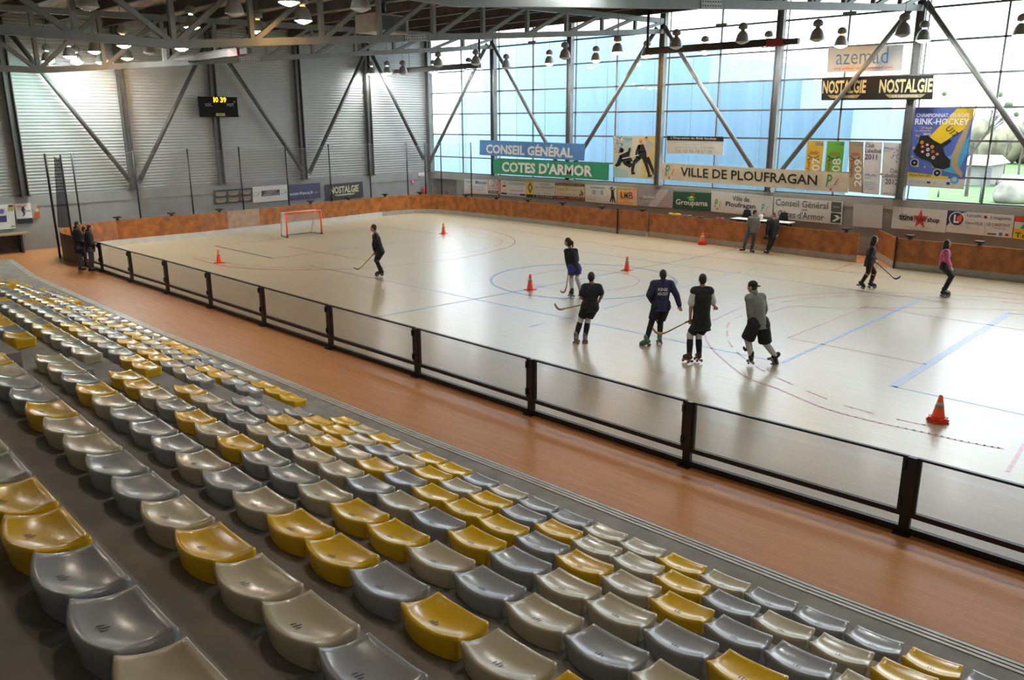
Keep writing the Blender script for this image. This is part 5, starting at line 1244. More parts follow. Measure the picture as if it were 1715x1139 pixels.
SHOE = pm('dark shoe leather', (0.02, 0.018, 0.017), 0.5, 0.2, 10.0); PLATE = pm('skate plate', (0.28, 0.28, 0.28), 0.35, 0.1, 8.0, 0.6); WHL_O = pm('orange skate wheel', (0.42, 0.12, 0.06), 0.5); WHL_G = pm('tan skate wheel', (0.24, 0.20, 0.17), 0.5)
STICKW = pm('ash stick wood', (0.42, 0.28, 0.13), 0.5, 0.15, 8.0, stretch=(1, 1, 8)); TAPE = pm('dark stick tape', (0.05, 0.045, 0.05), 0.7); TAPER = pm('red brown stick tape', (0.16, 0.05, 0.03), 0.7)

def fuse(mb, voxel, smooth=3):
    """one closed surface from overlapping forms"""
    me = bpy.data.meshes.new('raw'); me.from_pydata([tuple(v) for v in mb.v], [], mb.f)
    ob = bpy.data.objects.new('raw', me); COL.objects.link(ob)
    m = ob.modifiers.new('r', 'REMESH'); m.mode = 'VOXEL'; m.voxel_size = voxel; m.use_smooth_shade = True
    if smooth:
        q = ob.modifiers.new('s', 'SMOOTH'); q.factor = 0.5; q.iterations = smooth
    dg = bpy.context.evaluated_depsgraph_get(); ev = ob.evaluated_get(dg); e = ev.to_mesh()
    out = MB(); out.add([v.co.copy() for v in e.vertices], [list(p.vertices) for p in e.polygons], True)
    ev.to_mesh_clear(); bpy.data.objects.remove(ob); bpy.data.meshes.remove(me)
    return out

class Fig:
    """a standing or skating person; joints come as picture points (x, y, away) on the vertical plane through the feet"""
    def __init__(s, ground, tf, joints, label, face, group='people in the hall', build=1.0, gz=0.0):
        s.g = onz(*tf(*ground), gz); s.tf = tf; s.b = build
        s.J = {k: s.pt(*v) for k, v in joints.items()}
        s.face = (RH*face[0]+AH*face[1]+UP*(face[2] if len(face) > 2 else 0)).normalized()
        s.t = thing('person', s.g, label, 'person', group)
    def pt(s, x, y, a=0.0, raw=False):
        px, py = (x, y) if raw else s.tf(x, y)
        d = Vector(ray(px, py)); t = (s.g+AH*a-Vector(EYEV)).dot(AH)/d.dot(AH)
        return Vector(EYEV)+d*t
    def limb(s, mb, a, b, c, r):
        J = s.J; b_ = s.b
        mb.cap(J[a], J[b], r[0]*b_, r[1]*b_); mb.cap(J[b], J[c], r[1]*b_, r[2]*b_)
        m = J[a].lerp(J[b], 0.45); mb.cap(J[a].lerp(J[b], 0.2), m, (r[0]*0.99)*b_, (r[0]*0.9)*b_)
        m0 = J[b].lerp(J[c], 0.22); mb.cap(m0, J[b].lerp(J[c], 0.45), r[1]*1.1*b_, r[1]*0.95*b_)
    def torso(s, mb, e=0.0, low=None):
        J = s.J; b = s.b; sl, sr, hl, hr = J['sl'], J['sr'], J['hl'], J['hr']; pel = (hl+hr)/2; ch = (sl+sr)/2
        ax = (ch-pel).normalized(); lat = (sr-sl).normalized(); fr = lat.cross(ax).normalized()
        if fr.dot(s.face) < 0: fr = -fr
        n = J['nk']
        def ring(c, w, d): return c, w, d
        secs = [(pel-ax*0.06, 0.155, 0.115), (pel+ax*0.05, 0.16, 0.12), (pel.lerp(ch, 0.35), 0.138, 0.105), (pel.lerp(ch, 0.6), 0.152, 0.112), (pel.lerp(ch, 0.82), 0.172, 0.118), (ch+ax*0.0, 0.165, 0.095), (ch.lerp(n, 0.45)+ax*0.01, 0.09, 0.07)]
        if low: secs = [(pel-ax*low, 0.175, 0.13)]+secs
        m = 14; vs = []
        for c, w, d in secs:
            vs += [c+lat*((w+e)*b*math.cos(2*PI*j/m))+fr*((d+e)*b*math.sin(2*PI*j/m)) for j in range(m)]
        k = len(secs)
        mb.add(vs, [[i*m+j, i*m+(j+1) % m, (i+1)*m+(j+1) % m, (i+1)*m+j] for i in range(k-1) for j in range(m)]+[list(range(m))[::-1], [(k-1)*m+j for j in range(m)]], True)
        mb.cap(ch, sl, (0.075+e)*b, (0.062+e)*b); mb.cap(ch, sr, (0.075+e)*b, (0.062+e)*b)
        s.fr, s.lat, s.ax = fr, lat, ax
    def head(s, mb):
        h = s.J['hd']; f = s.face; b = s.b; lat = f.cross(UP).normalized(); u = lat.cross(f).normalized(); s.hl_, s.hu = lat, u
        mb.ell(h+u*0.025-f*0.012, (lat*0.076, f*0.096, u*0.10), 14, 10)                 # skull
        mb.ell(h-u*0.055+f*0.022, (lat*0.056, f*0.066, u*0.062), 12, 8)                 # jaw
        mb.ell(h-u*0.098+f*0.055, (lat*0.022, f*0.022, u*0.018), 8, 6)                  # chin
        mb.cap(h-u*0.002+f*0.086, h-u*0.034+f*0.104, 0.010, 0.015, 6)                   # nose
        mb.cap(h+u*0.028+f*0.078-lat*0.035, h+u*0.028+f*0.078+lat*0.035, 0.014, 0.014, 6)   # brow
        for q in (-1, 1):
            mb.ell(h+lat*(q*0.078)-u*0.005-f*0.008, (lat*0.012, f*0.02, u*0.032), 8, 6)     # ear
        mb.cap(s.J['nk'], h-u*0.04-f*0.012, 0.058, 0.054)
    def facebits(s):
        h = s.J['hd']; f = s.face; lat, u = s.hl_, s.hu
        for q in (-1, 1):
            e = h+lat*(q*0.032)+u*0.006+f*0.074
            o = part('eye', MB().ell(e, (lat*0.014, f*0.012, u*0.009), 8, 6), EYEW, s.t)
            part('iris', MB().ell(e+f*0.009, (lat*0.006, f*0.005, u*0.006), 6, 5), IRIS, o)
        part('mouth', MB().ell(h-u*0.064+f*0.080, (lat*0.024, f*0.010, u*0.008), 8, 6), LIP, s.t)
    def hand(s, mb, w, e, grip=None, flip=1):
        """palm, four fingers, a thumb; wraps round grip direction if given"""
        J = s.J; b = 1.0; d = (J[w]-J[e]).normalized()
        if grip: d = (d+UP*-0.2).normalized()
        side = (Vector(grip).normalized() if grip else d.cross(s.face)).normalized()
        side = (side-d*side.dot(d)).normalized(); nrm = side.cross(d)*flip
        p0 = J[w]+d*0.015
        for q in (-0.028, -0.009, 0.009, 0.028): mb.cap(p0+side*q*0.7, p0+d*0.075+side*q, 0.0145, 0.013, 6)
        curl = 1.15 if grip else 0.42
        for i, (q, ln) in enumerate(((-0.033, 0.062), (-0.011, 0.078), (0.011, 0.084), (0.033, 0.075))):
            a = p0+d*0.078+side*q; an = 0.0; dd = d
            for k, fr_ in enumerate((0.45, 0.32, 0.23)):
                an += curl*(0.9+0.08*i); dd = d*math.cos(an)+nrm*math.sin(an); c = a+dd*ln*fr_
                mb.cap(a, c, 0.0095-0.001*k, 0.009-0.001*k, 6); a = c
        a = p0+d*0.02-side*0.036; c = a+(d*0.55-side*0.55+nrm*0.5).normalized()*0.042; mb.cap(a, c, 0.013, 0.011, 6); mb.cap(c, c+(d*0.7+nrm*0.6+side*0.1).normalized()*0.032, 0.011, 0.009, 6)
    def body(s, grip_l=None, grip_r=None, gloves=None, voxel=0.0085):
        J = s.J; mb = MB(); s.torso(mb); s.head(mb)
        for q, g in (('l', grip_l), ('r', grip_r)):
            s.limb(mb, 's'+q, 'e'+q, 'w'+q, (0.052, 0.040, 0.029)); s.hand(mb, 'w'+q, 'e'+q, g, 1 if q == 'l' else -1)
            s.limb(mb, 'h'+q, 'k'+q, 'a'+q, (0.088, 0.058, 0.040))
            t = J['a'+q]+(s.toe[q]*0.12 if hasattr(s, 'toe') else s.face*0.12)-UP*0.06; mb.cap(J['a'+q]-UP*0.03, t, 0.042, 0.032)
        o = part('body', fuse(mb, voxel, 2), SKIN, s.t); s.facebits()
        return o
    def shirt(s, mat, sleeve=1.0, e=0.022, low=0.03, name='shirt', rough=0.014, collar=False):
        J = s.J; mb = MB(); s.torso(mb, e, low)
        for q in 'lr':
            a, b, c = J['s'+q], J['e'+q], J['w'+q]
            if sleeve <= 1.0:
                mb.cap(a, a.lerp(b, sleeve*0.85), (0.062+e)*s.b, (0.056+e)*s.b)
            else:
                mb.cap(a, b, (0.058+e*0.8)*s.b, (0.048+e*0.7)*s.b); mb.cap(b, b.lerp(c, min(1, sleeve-1)), (0.048+e*0.7)*s.b, (0.036+e*0.6)*s.b)
        if collar: mb.cap(J['nk']-s.ax*0.02-s.fr*0.03, J['nk']+s.ax*0.02-s.fr*0.05, 0.075, 0.07)
        return part(name, fuse(mb, rough, 2), mat, s.t)
    def trousers(s, mat, reach=1.0, e=0.02, name='shorts', flare=0.0):
        """reach <= 1: down the thigh; up to 2: down the shin"""
        J = s.J; mb = MB(); pel = (J['hl']+J['hr'])/2; b = s.b
        mb.cap(J['hl'], J['hr'], (0.105+e)*b, (0.105+e)*b); mb.cap(pel+s.ax*0.08, pel, (0.10+e)*b, (0.11+e)*b)
        mb.cap(J['hl']+s.ax*0.08, J['hr']+s.ax*0.08, (0.09+e)*b, (0.09+e)*b)
        for q in 'lr':
            h, k, a = J['h'+q], J['k'+q], J['a'+q]
            if reach <= 1:
                r_ = (0.070+e+flare)*b; q_ = h.lerp(k, reach); d_ = (q_-h).normalized()
                mb.tube([h-d_*0.05, h, h.lerp(k, reach*0.5), q_-d_*0.01, q_], [(0.07+e)*b, (0.092+e)*b, (0.084+e+flare*0.5)*b, r_, r_*0.93], 12)
            else: mb.cap(h, k, (0.090+e)*b, (0.062+e)*b); mb.cap(k, k.lerp(a, reach-1), (0.060+e)*b, (0.045+e)*b)
        return part(name, fuse(mb, 0.014, 2), mat, s.t)
    def socks(s, mat, top=0.05, e=0.012, name='sock', pads=None):
        for q in 'lr':
            k, a = s.J['k'+q], s.J['a'+q]; mb = MB(); k1 = k.lerp(a, top)
            mb.cap(k1, k1.lerp(a, 0.35), (0.056+e)*s.b, (0.060+e)*s.b); mb.cap(k1.lerp(a, 0.35), a, (0.060+e)*s.b, (0.042+e)*s.b)
            part(name, fuse(mb, 0.012, 2), mat, s.t)
            if pads:
                mb = MB(); mb.cap(k-(a-k)*0.06, k.lerp(a, 0.14), (0.076)*s.b, (0.072)*s.b); part('knee_pad', fuse(mb, 0.012, 1), pads, s.t)
    def skates(s, boot, wheel, toes):
        for q in 'lr':
            a = s.J['a'+q]; f = s.toe[q]; dn = s.dn[q]; lat = f.cross(dn).normalized(); heel = a+dn*0.05-f*0.035
            mb = MB(); mb.cap(a-dn*0.07, a+dn*0.03, 0.058, 0.060); mb.cap(heel, heel+f*0.19+dn*0.02, 0.052, 0.040); mb.cap(heel+f*0.05-dn*0.02, heel+f*0.15, 0.05, 0.042)
            sk = part('roller_skate', fuse(mb, 0.011, 2), boot, s.t)
            pl = heel+dn*0.06
            part('plate', MB().bar(pl-f*0.03+dn*0.005, pl+f*0.2+dn*0.005, 0.055, 0.02, up=-dn), PLATE, sk)
            part('toe_stop', MB().cap(pl+f*0.215-dn*0.005, pl+f*0.225+dn*0.03, 0.02, 0.018), TAPE, sk)
            for u in (0.0, 0.165):
                for w in (-0.05, 0.05):
                    c = pl+f*u+dn*0.035+lat*w; part('wheel', MB().tube([c-lat*0.017, c+lat*0.017], 0.030, 10), wheel, sk)
                part('axle', MB().tube([pl+f*u+dn*0.035-lat*0.05, pl+f*u+dn*0.035+lat*0.05], 0.008, 6), PLATE, sk)
    def setfeet(s, toes, down=None):
        s.toe = {}; s.dn = {}
        for q in 'lr':
            t = toes[q]; v = RH*t[0]+AH*t[1]+UP*(t[2] if len(t) > 2 else 0); s.toe[q] = v.normalized()
            d = -UP; d = d-s.toe[q]*d.dot(s.toe[q]); s.dn[q] = d.normalized()
    def shoes(s, mat):
        for q in 'lr':
            a = s.J['a'+q]; f = s.toe[q]; heel = a-UP*0.055-f*0.04; mb = MB(); mb.cap(a, a-UP*0.03, 0.05, 0.052); mb.cap(heel, heel+f*0.20, 0.042, 0.034); mb.cap(heel+f*0.04+UP*0.03, heel+f*0.12, 0.04, 0.036)
            o = part('shoe', fuse(mb, 0.011, 2), mat, s.t); part('sole', MB().bar(heel-f*0.04-UP*0.038, heel+f*0.232-UP*0.038, 0.08, 0.02), TAPE, o)
    def hair(s, mat, kind='short'):
        h = s.J['hd']; f = s.face; lat, u = s.hl_, s.hu; mb = MB()
        mb.ell(h+u*0.040-f*0.026, (lat*0.084, f*0.096, u*0.098), 14, 10); mb.ell(h-u*0.005-f*0.052, (lat*0.078, f*0.062, u*0.085), 12, 8)
        if kind != 'short':
            mb.ell(h-u*0.04-f*0.045, (lat*0.088, f*0.065, u*0.10), 12, 8)
        if kind == 'pony':
            mb.cap(h+u*0.02-f*0.105, h-u*0.03-f*0.15, 0.035, 0.042); mb.cap(h-u*0.03-f*0.15, h-u*0.17-f*0.135, 0.042, 0.022)
        if kind == 'long':
            mb.cap(h-u*0.06-f*0.06, h-u*0.20-f*0.075, 0.075, 0.055); mb.cap(h-u*0.02+lat*0.06, h-u*0.15+lat*0.06-f*0.03, 0.035, 0.03); mb.cap(h-u*0.02-lat*0.06, h-u*0.15-lat*0.06-f*0.03, 0.035, 0.03)
        return part('hair', fuse(mb, 0.011, 2), mat, s.t)
    def stick(s, pts, label, tapem=TAPE, blade=STICKW, shaft=STICKW):
        P = [s.pt(*p) for p in pts]; n = len(P)
        low = min(p.z for p in P)
        t = thing('hockey_stick', P[-1] if P[-1].z < P[0].z else P[0], label, 'hockey stick', 'hockey sticks')
        k = 2
        part('shaft', MB().tube(P[:k], [0.016]*k, 7), shaft, t); part('grip_tape', MB().tube([P[0], P[0].lerp(P[1], 0.28)], 0.0185, 7), tapem, t)
        bl = smooth([P[1].lerp(P[0], 0.02)]+P[k:], 4) if n > k+0 else P[1:]
        part('blade', MB().tube(bl, [0.018+0.012*math.sin(PI*min(1, i/max(1, len(bl)-1))) for i in range(len(bl))], 7), blade, t)
        return t
    def dirpx(s, a, b): return (s.pt(*b)-s.pt(*a)).normalized()
def T(ox, oy, k): return lambda x, y: (ox+x/k, oy+y/k)
t1, t2, t3, t4, t5, t6 = T(900, 380, 4.746), T(1120, 440, 5.695), T(580, 340, 8.136), T(1400, 370, 7.146), T(80, 340, 6.596), T(1220, 330, 10.358)
BOOTG = pm('green skate boot', (0.10, 0.24, 0.15), 0.5); BOOTK = pm('black skate boot', (0.018, 0.017, 0.018), 0.5); BOOTR = pm('dark red skate boot', (0.10, 0.025, 0.03), 0.5); BOOTW = pm('white trimmed boot', (0.20, 0.20, 0.20), 0.5)

# black and green clad skater before the end boards
P = Fig((455, 1012), t3, dict(hd=(368, 345), nk=(395, 395), sl=(400, 445, -.17), sr=(392, 440, .17), el=(372, 560, -.16), er=(380, 560, .14), wl=(382, 660, -.04), wr=(396, 668, .04), hl=(468, 665, -.09), hr=(462, 660, .09), kl=(408, 785, -.10), kr=(418, 785, .10), al=(478, 920, -.09), ar=(462, 925, .09)),
        'person in black with green shoulder print, crouched forward with a stick near the goal', (-1, 0.1, -0.12))
P.setfeet({'l': (-1, 0, -.08), 'r': (-1, .05, -.08)}); g = P.dirpx((400, 672, 0), (200, 880, 0)); P.body(g, g); P.shirt(F_K, 1.75, 0.022, 0.05); P.trousers(F_K, 0.85, 0.035); P.socks(F_K, 0.0, pads=F_DG); P.skates(BOOTK, WHL_G, None); P.hair(HAIRD)
mb = MB(); ch = (P.J['sl']+P.J['sr'])/2
for q in 'lr': mb.ell(P.J['s'+q]-P.fr*0.05+P.ax*0.0, (P.lat*0.05, P.fr*0.055, P.ax*0.06), 8, 6)
part('shoulder_print', mb, F_GN, P.t)
P.stick([(412, 655, 0), (200, 878, -.05), (160, 900, -.05), (125, 893, -.05), (98, 876, -.05)], 'hockey stick held low by the black and green clad skater near the goal', TAPER)
# woman in blue shorts
P = Fig((280, 560), t1, dict(hd=(240, 122), nk=(258, 158), sl=(230, 192, -.02), sr=(303, 190, .03), el=(234, 262, -.02), er=(318, 262, .1), wl=(250, 338, .06), wr=(275, 342, .18), hl=(275, 335, -.02), hr=(318, 335, .05), kl=(268, 415, .04), kr=(318, 412, .02), al=(275, 510, 0), ar=(345, 505, .25)),
        'person in a black top and blue shorts with white socks, ponytail, beside the left cone', (-0.85, 0.5, -0.25))
P.setfeet({'l': (-.3, .95), 'r': (.35, .9)}); g = P.dirpx((245, 345, .06), (225, 490, .1)); P.body(g, g); P.shirt(F_K, 1.95, 0.018, 0.08); P.trousers(F_BL, 0.55, 0.03, flare=0.015); P.socks(F_W, -0.05, pads=F_W); P.skates(BOOTK, WHL_G, None); P.hair(HAIRD, 'pony')
P.stick([(252, 330, .08), (228, 490, .1), (216, 515, .1), (200, 520, .08), (184, 508, .06)], 'hockey stick hanging from the hand of the blue shorts skater')
# skater in black t-shirt, back turned
P = Fig((335, 925), t1, dict(hd=(428, 402), nk=(432, 452), sl=(378, 478, .0), sr=(487, 480, .0), el=(348, 560, .0), er=(513, 545, -.04), wl=(395, 590, .2), wr=(492, 585, .16), hl=(388, 640, 0), hr=(445, 642, 0), kl=(345, 738, .04), kr=(402, 740, .03), al=(308, 868, -.02), ar=(380, 872, 0)),
        'person in plain black t-shirt and shorts seen from behind, stick pointing left', (0.1, 1, -0.05))
P.setfeet({'l': (-.35, -.9, -.15), 'r': (-.1, .99)}); P.setfeet({'l': (.25, .95), 'r': (.1, 1)}); g = P.dirpx((370, 620, .2), (190, 655, .1)); P.body(g, g); P.shirt(F_K, 0.75, 0.03, 0.10); P.trousers(F_K, 0.80, 0.035); P.socks(F_K, 0.1, pads=F_W); P.skates(BOOTW, WHL_O, None); P.hair(HAIRD)
P.stick([(488, 590, .2), (215, 650, .15), (180, 655, .12), (155, 640, .1), (138, 608, .1)], 'hockey stick held out to the left by the black t-shirt skater', TAPER)
# navy hoodie
P = Fig((975, 938), t1, dict(hd=(998, 383), nk=(998, 428), sl=(928, 455, .02), sr=(1058, 455, .02), el=(888, 540, -.05), er=(1106, 542, .0), wl=(912, 592, .18), wr=(1128, 620, .0), hl=(950, 635, 0), hr=(1015, 635, 0), kl=(908, 755, .02), kr=(978, 760, .05), al=(868, 895, -.08), ar=(972, 872, 0)),
        'person in a navy hooded top with white back lettering and green skates', (0.05, 1, -0.05))
P.setfeet({'l': (-.85, .35, -.22), 'r': (.12, 1)}); P.body(P.dirpx((910, 600, .2), (960, 760, .2)), None); sh = P.shirt(F_N, 2.0, 0.040, 0.085, 'hooded_top', collar=True); P.trousers(F_K, 0.85, 0.035); P.socks(F_K, 0.0, pads=F_K); P.skates(BOOTG, WHL_O, None); P.hair(HAIRD)
vs, fs = glyphs('RINK', 0.02); o_ = (P.J['sl']+P.J['sr'])/2-P.ax*0.05-P.fr*0.155; lt = P.lat if P.lat.dot(RH) > 0 else -P.lat
mb = MB()
for st, z0, hh in (('RINK', -0.09, 0.075), ('HOCKEY', -0.19, 0.075)):
    vs, fs = glyphs(st, 0.03); mb.add([o_+lt*(x-0.5)*0.24+P.ax*(z0+hh*y) for x, y in vs], fs)
part('back_lettering', mb, F_W, P.t)
P.stick([(905, 590, .22), (945, 742, .2), (960, 765, .2), (985, 768, .18), (1000, 755, .16)], 'hockey stick hanging behind the knees of the navy hooded skater')
# black and white jersey
P = Fig((285, 962), t2, dict(hd=(322, 162), nk=(320, 222), sl=(252, 272, 0), sr=(386, 272, 0), el=(212, 408, .0), er=(424, 392, .04), wl=(205, 535, .04), wr=(440, 418, .26), hl=(275, 590, 0), hr=(345, 590, 0), kl=(205, 690, .02), kr=(285, 690, .02), al=(197, 878, 0), ar=(290, 868, .02)),
        'person in a long black jersey with white sleeves seen from behind', (0.05, 1, 0.0), build=1.02)
P.setfeet({'l': (-.45, .8), 'r': (-.1, 1)}); g = P.dirpx((205, 560, .04), (0, 655, .1)); P.body(g, None); P.shirt(F_W, 0.95, 0.030, 0.0, 'white_sleeves'); 
mb = MB(); b0 = P.b; P.b = 0.96; P.torso(mb, 0.052, 0.12); P.b = b0; part('black_jersey', fuse(mb, 0.014, 3), F_K, P.t)
P.trousers(F_K, 0.85, 0.03); P.socks(F_K, 0.18, pads=F_W); P.skates(BOOTR, WHL_O, None); P.hair(HAIRD)
P.stick([(222, 540, .02), (-20, 664, .1), (-70, 676, .12), (-120, 664, .12), (-152, 625, .12)], 'hockey stick with dark band held out left by the black and white jersey skater', TAPER)
# grey hoodie
P = Fig((780, 995), t2, dict(hd=(795, 232), nk=(805, 285), sl=(768, 340, -.05), sr=(885, 330, .08), el=(775, 475, -.06), er=(914, 440, .14), wl=(778, 580, .0), wr=(905, 510, .3), hl=(815, 590, -.03), hr=(900, 592, .06), kl=(752, 728, .04), kr=(918, 758, .12), al=(787, 890, .02), ar=(1020, 893, .18)),
        'person in a grey hooded top and black cap, black shorts and white socks, striding', (-0.75, 0.65, -0.1), build=1.02)
P.setfeet({'l': (.15, 1, 0), 'r': (.45, .2, -.75)}); P.body(P.dirpx((790, 620, .1), (740, 830, .3)), None); P.shirt(F_GY, 1.55, 0.038, 0.085, 'hooded_top', collar=True); P.trousers(F_K, 1.0, 0.045, flare=0.03); P.socks(F_W, -0.05, pads=F_W); P.skates(BOOTK, WHL_G, None); P.hair(HAIRD)
h = P.J['hd']; mb = MB().ell(h+P.hu*0.055-P.face*0.02, (P.hl_*0.09, P.face*0.105, P.hu*0.085), 14, 10); cp = part('cap', mb, F_K, P.t); part('cap_visor', MB().prism([h-P.face*0.09+P.hu*0.03+P.hl_*0.06, h-P.face*0.17+P.hu*0.01+P.hl_*0.05, h-P.face*0.17+P.hu*0.01-P.hl_*0.05, h-P.face*0.09+P.hu*0.03-P.hl_*0.06], P.hu*0.012), F_K, cp)
w = P.J['wl']; d = (w-P.J['el']).normalized(); mb = MB(); mb.cap(w, w+d*0.09, 0.048, 0.05); part('glove', fuse(mb, 0.01, 2), pm('purple glove', (0.13, 0.035, 0.09), 0.7), P.t)
P.stick([(792, 620, .06), (745, 800, .30), (738, 835, .34), (722, 822, .34), (714, 800, .34)], 'hockey stick mostly hidden in front of the grey hooded skater', blade=TAPE)
# dark skater with stick at right
P = Fig((430, 818), t4, dict(hd=(468, 228), nk=(438, 285), sl=(425, 335, .17), sr=(432, 335, -.17), el=(440, 420, .17), er=(408, 418, -.17), wl=(478, 470, .08), wr=(458, 462, -.06), hl=(395, 500, .08), hr=(398, 505, -.08), kl=(452, 610, .10), kr=(385, 608, -.08), al=(418, 738, .10), ar=(312, 728, -.08)),
        'person with long dark hair in a black sweater and orange striped tights, stick ahead', (1, 0.1, -0.1))
P.setfeet({'l': (1, .05, -.05), 'r': (.75, .0, -.5)}); g = P.dirpx((460, 470, 0), (690, 680, .1)); P.body(g, g); P.shirt(F_K, 1.85, 0.024, 0.12); P.trousers(F_K, 1.95, 0.006, 'tights'); P.skates(BOOTK, WHL_G, None); P.hair(HAIRD, 'long')
mb = MB(); OS = pm('orange stripe', (0.50, 0.10, 0.05), 0.7)
for q in 'lr':
    for z in (-1,):
        off = RH*0.055-AH*0.03; mb.tube([P.J['h'+q].lerp(P.J['k'+q], 0.4)+off*1.3, P.J['k'+q]+off*1.2, P.J['k'+q].lerp(P.J['a'+q], 0.9)+off*0.8], 0.02, 6)
part('tights_stripe', mb, OS, P.t)
P.stick([(440, 452, -.02), (690, 684, .05), (715, 693, .05), (745, 684, .05), (773, 660, .05)], 'dark hockey stick held ahead by the long haired skater at right', TAPE, TAPE, pm('dark violet stick', (0.05, 0.035, 0.07), 0.5))
# pink skater
P = Fig((1305, 905), t4, dict(hd=(1335, 278), nk=(1320, 330), sl=(1312, 372, .17), sr=(1318, 372, -.17), el=(1340, 470, .17), er=(1322, 470, -.17), wl=(1380, 555, .08), wr=(1372, 560, -.10), hl=(1290, 545, .09), hr=(1290, 550, -.09), kl=(1392, 648, .10), kr=(1385, 660, -.08), al=(1300, 828, .08), ar=(1288, 836, -.08)),
        'person in a pink patterned top and dark trousers skating right with bent knees', (1, 0.15, 0.0))
P.setfeet({'l': (1, .05), 'r': (1, 0)}); P.body(P.dirpx((1380, 560, 0), (1430, 640, 0)), None); P.shirt(F_PK, 1.75, 0.028, 0.05, 'pink_top', collar=True); P.trousers(F_K, 1.9, 0.018, 'trousers'); P.skates(BOOTK, WHL_G, None); P.hair(HAIRD, 'long')
w = P.J['wr']; d = (w-P.J['er']).normalized(); mb = MB(); mb.cap(w, w+d*0.09, 0.042, 0.045); part('glove', fuse(mb, 0.01, 2), F_W, P.t)
# three watchers at the near left corner
P = Fig((365, 748), t5, dict(hd=(334, 243), nk=(324, 283), sl=(322, 312, .19), sr=(318, 312, -.19), el=(352, 410, .2), er=(330, 420, -.2), wl=(400, 440, .1), wr=(390, 450, -.08), hl=(345, 490, .09), hr=(345, 492, -.09), kl=(352, 590, .09), kr=(350, 595, -.09), al=(360, 700, .1), ar=(358, 706, -.09)),
        'person in a long black coat and jeans, leftmost by the barrier at the left corner', (1, 0.25, -0.05))
P.setfeet({'l': (1, 0), 'r': (1, 0)}); P.body(); P.shirt(F_K, 2.0, 0.045, 0.22, 'coat', collar=True); P.trousers(F_JN, 1.98, 0.012, 'jeans'); P.shoes(SHOE); P.hair(HAIRB)
P = Fig((488, 758), t5, dict(hd=(470, 280), nk=(455, 315), sl=(448, 345, .19), sr=(446, 345, -.19), el=(480, 430, .2), er=(470, 440, -.2), wl=(512, 455, .1), wr=(505, 470, -.08), hl=(470, 520, .09), hr=(472, 522, -.09), kl=(490, 610, .09), kr=(478, 614, -.09), al=(490, 712, .1), ar=(470, 716, -.09)),
        'person in a short black jacket and grey jeans, rightmost of the watchers by the barrier', (1, 0.3, -0.05))
P.setfeet({'l': (1, 0), 'r': (1, 0)}); P.body(); P.shirt(F_K, 2.0, 0.04, 0.06, 'jacket', collar=True); P.trousers(F_JN, 1.98, 0.014, 'jeans'); P.shoes(SHOE); P.hair(HAIRB)
P = Fig((428, 664), t5, dict(hd=(412, 295, 0), nk=(400, 330, 0), sl=(398, 358, .18), sr=(396, 358, -.18), el=(425, 435, .2), er=(420, 435, -.18), wl=(452, 465, .1), wr=(448, 470, -.04), hl=(408, 505, .09), hr=(408, 505, -.09), kl=(415, 566, .09), kr=(415, 568, -.09), al=(420, 636, .09), ar=(418, 639, -.09)),
        'person in dark clothes half hidden behind the two watchers at the left corner', (1, 0.3, 0.0), build=0.9)
P.setfeet({'l': (1, 0), 'r': (1, 0)}); P.body(); P.shirt(F_DG, 2.0, 0.035, 0.06, 'jacket'); P.trousers(F_JN, 1.98, 0.012, 'jeans'); P.shoes(SHOE); P.hair(HAIRD)
# two men at the far boards
P = Fig((325, 955), t6, dict(hd=(472, 275), nk=(450, 330), sl=(372, 372, -.03), sr=(508, 378, .06), el=(330, 470, -.03), er=(528, 480, .06), wl=(375, 545, .12), wr=(492, 565, -.05), hl=(362, 590, -.02), hr=(435, 590, .04), kl=(312, 725, -.03), kr=(432, 735, .03), al=(262, 882, .0), ar=(402, 905, .0)),
        'person in a grey sweater and jeans standing by the far boards, looking right', (0.85, -0.35, -0.15))
P.setfeet({'l': (-.85, -.4), 'r': (.25, -.9)}); P.body(); P.shirt(F_GS, 1.95, 0.028, 0.05, 'sweater'); P.trousers(F_JN, 1.97, 0.016, 'jeans'); P.shoes(SHOE); P.hair(HAIRD)
P = Fig((655, 985), t6, dict(hd=(770, 325), nk=(778, 380), sl=(702, 425, -.02), sr=(840, 422, .04), el=(672, 545, -.06), er=(862, 540, .0), wl=(668, 650, -.08), wr=(838, 640, -.08), hl=(738, 668, 0), hr=(795, 668, .04), kl=(715, 800, -.04), kr=(752, 805, .05), al=(668, 918, -.05), ar=(690, 922, .12)),
        'person all in black leaning back against the far boards, head turned left', (-0.9, -0.35, -0.1))
P.setfeet({'l': (-.75, -.6), 'r': (-.5, -.85)}); P.body(); P.shirt(F_K, 1.97, 0.032, 0.10, 'jacket', collar=True); P.trousers(F_K, 1.97, 0.014, 'trousers'); P.shoes(SHOE); P.hair(HAIRD)
b = P.pt(652, 705, -.12); bg = thing('black_bag', b-UP*0.1, 'small black bag held at the hip of the man leaning on the boards', 'bag')
part('pouch', fuse(MB().ell(b, (RH*0.13, AH*0.06, UP*0.09), 12, 8), 0.015, 1), BLACKM, bg); part('strap', MB().tube([b-RH*0.08+UP*0.05, P.J['wl']-UP*0.02, b+RH*0.08+UP*0.05], 0.01, 5), BLACKM, bg)
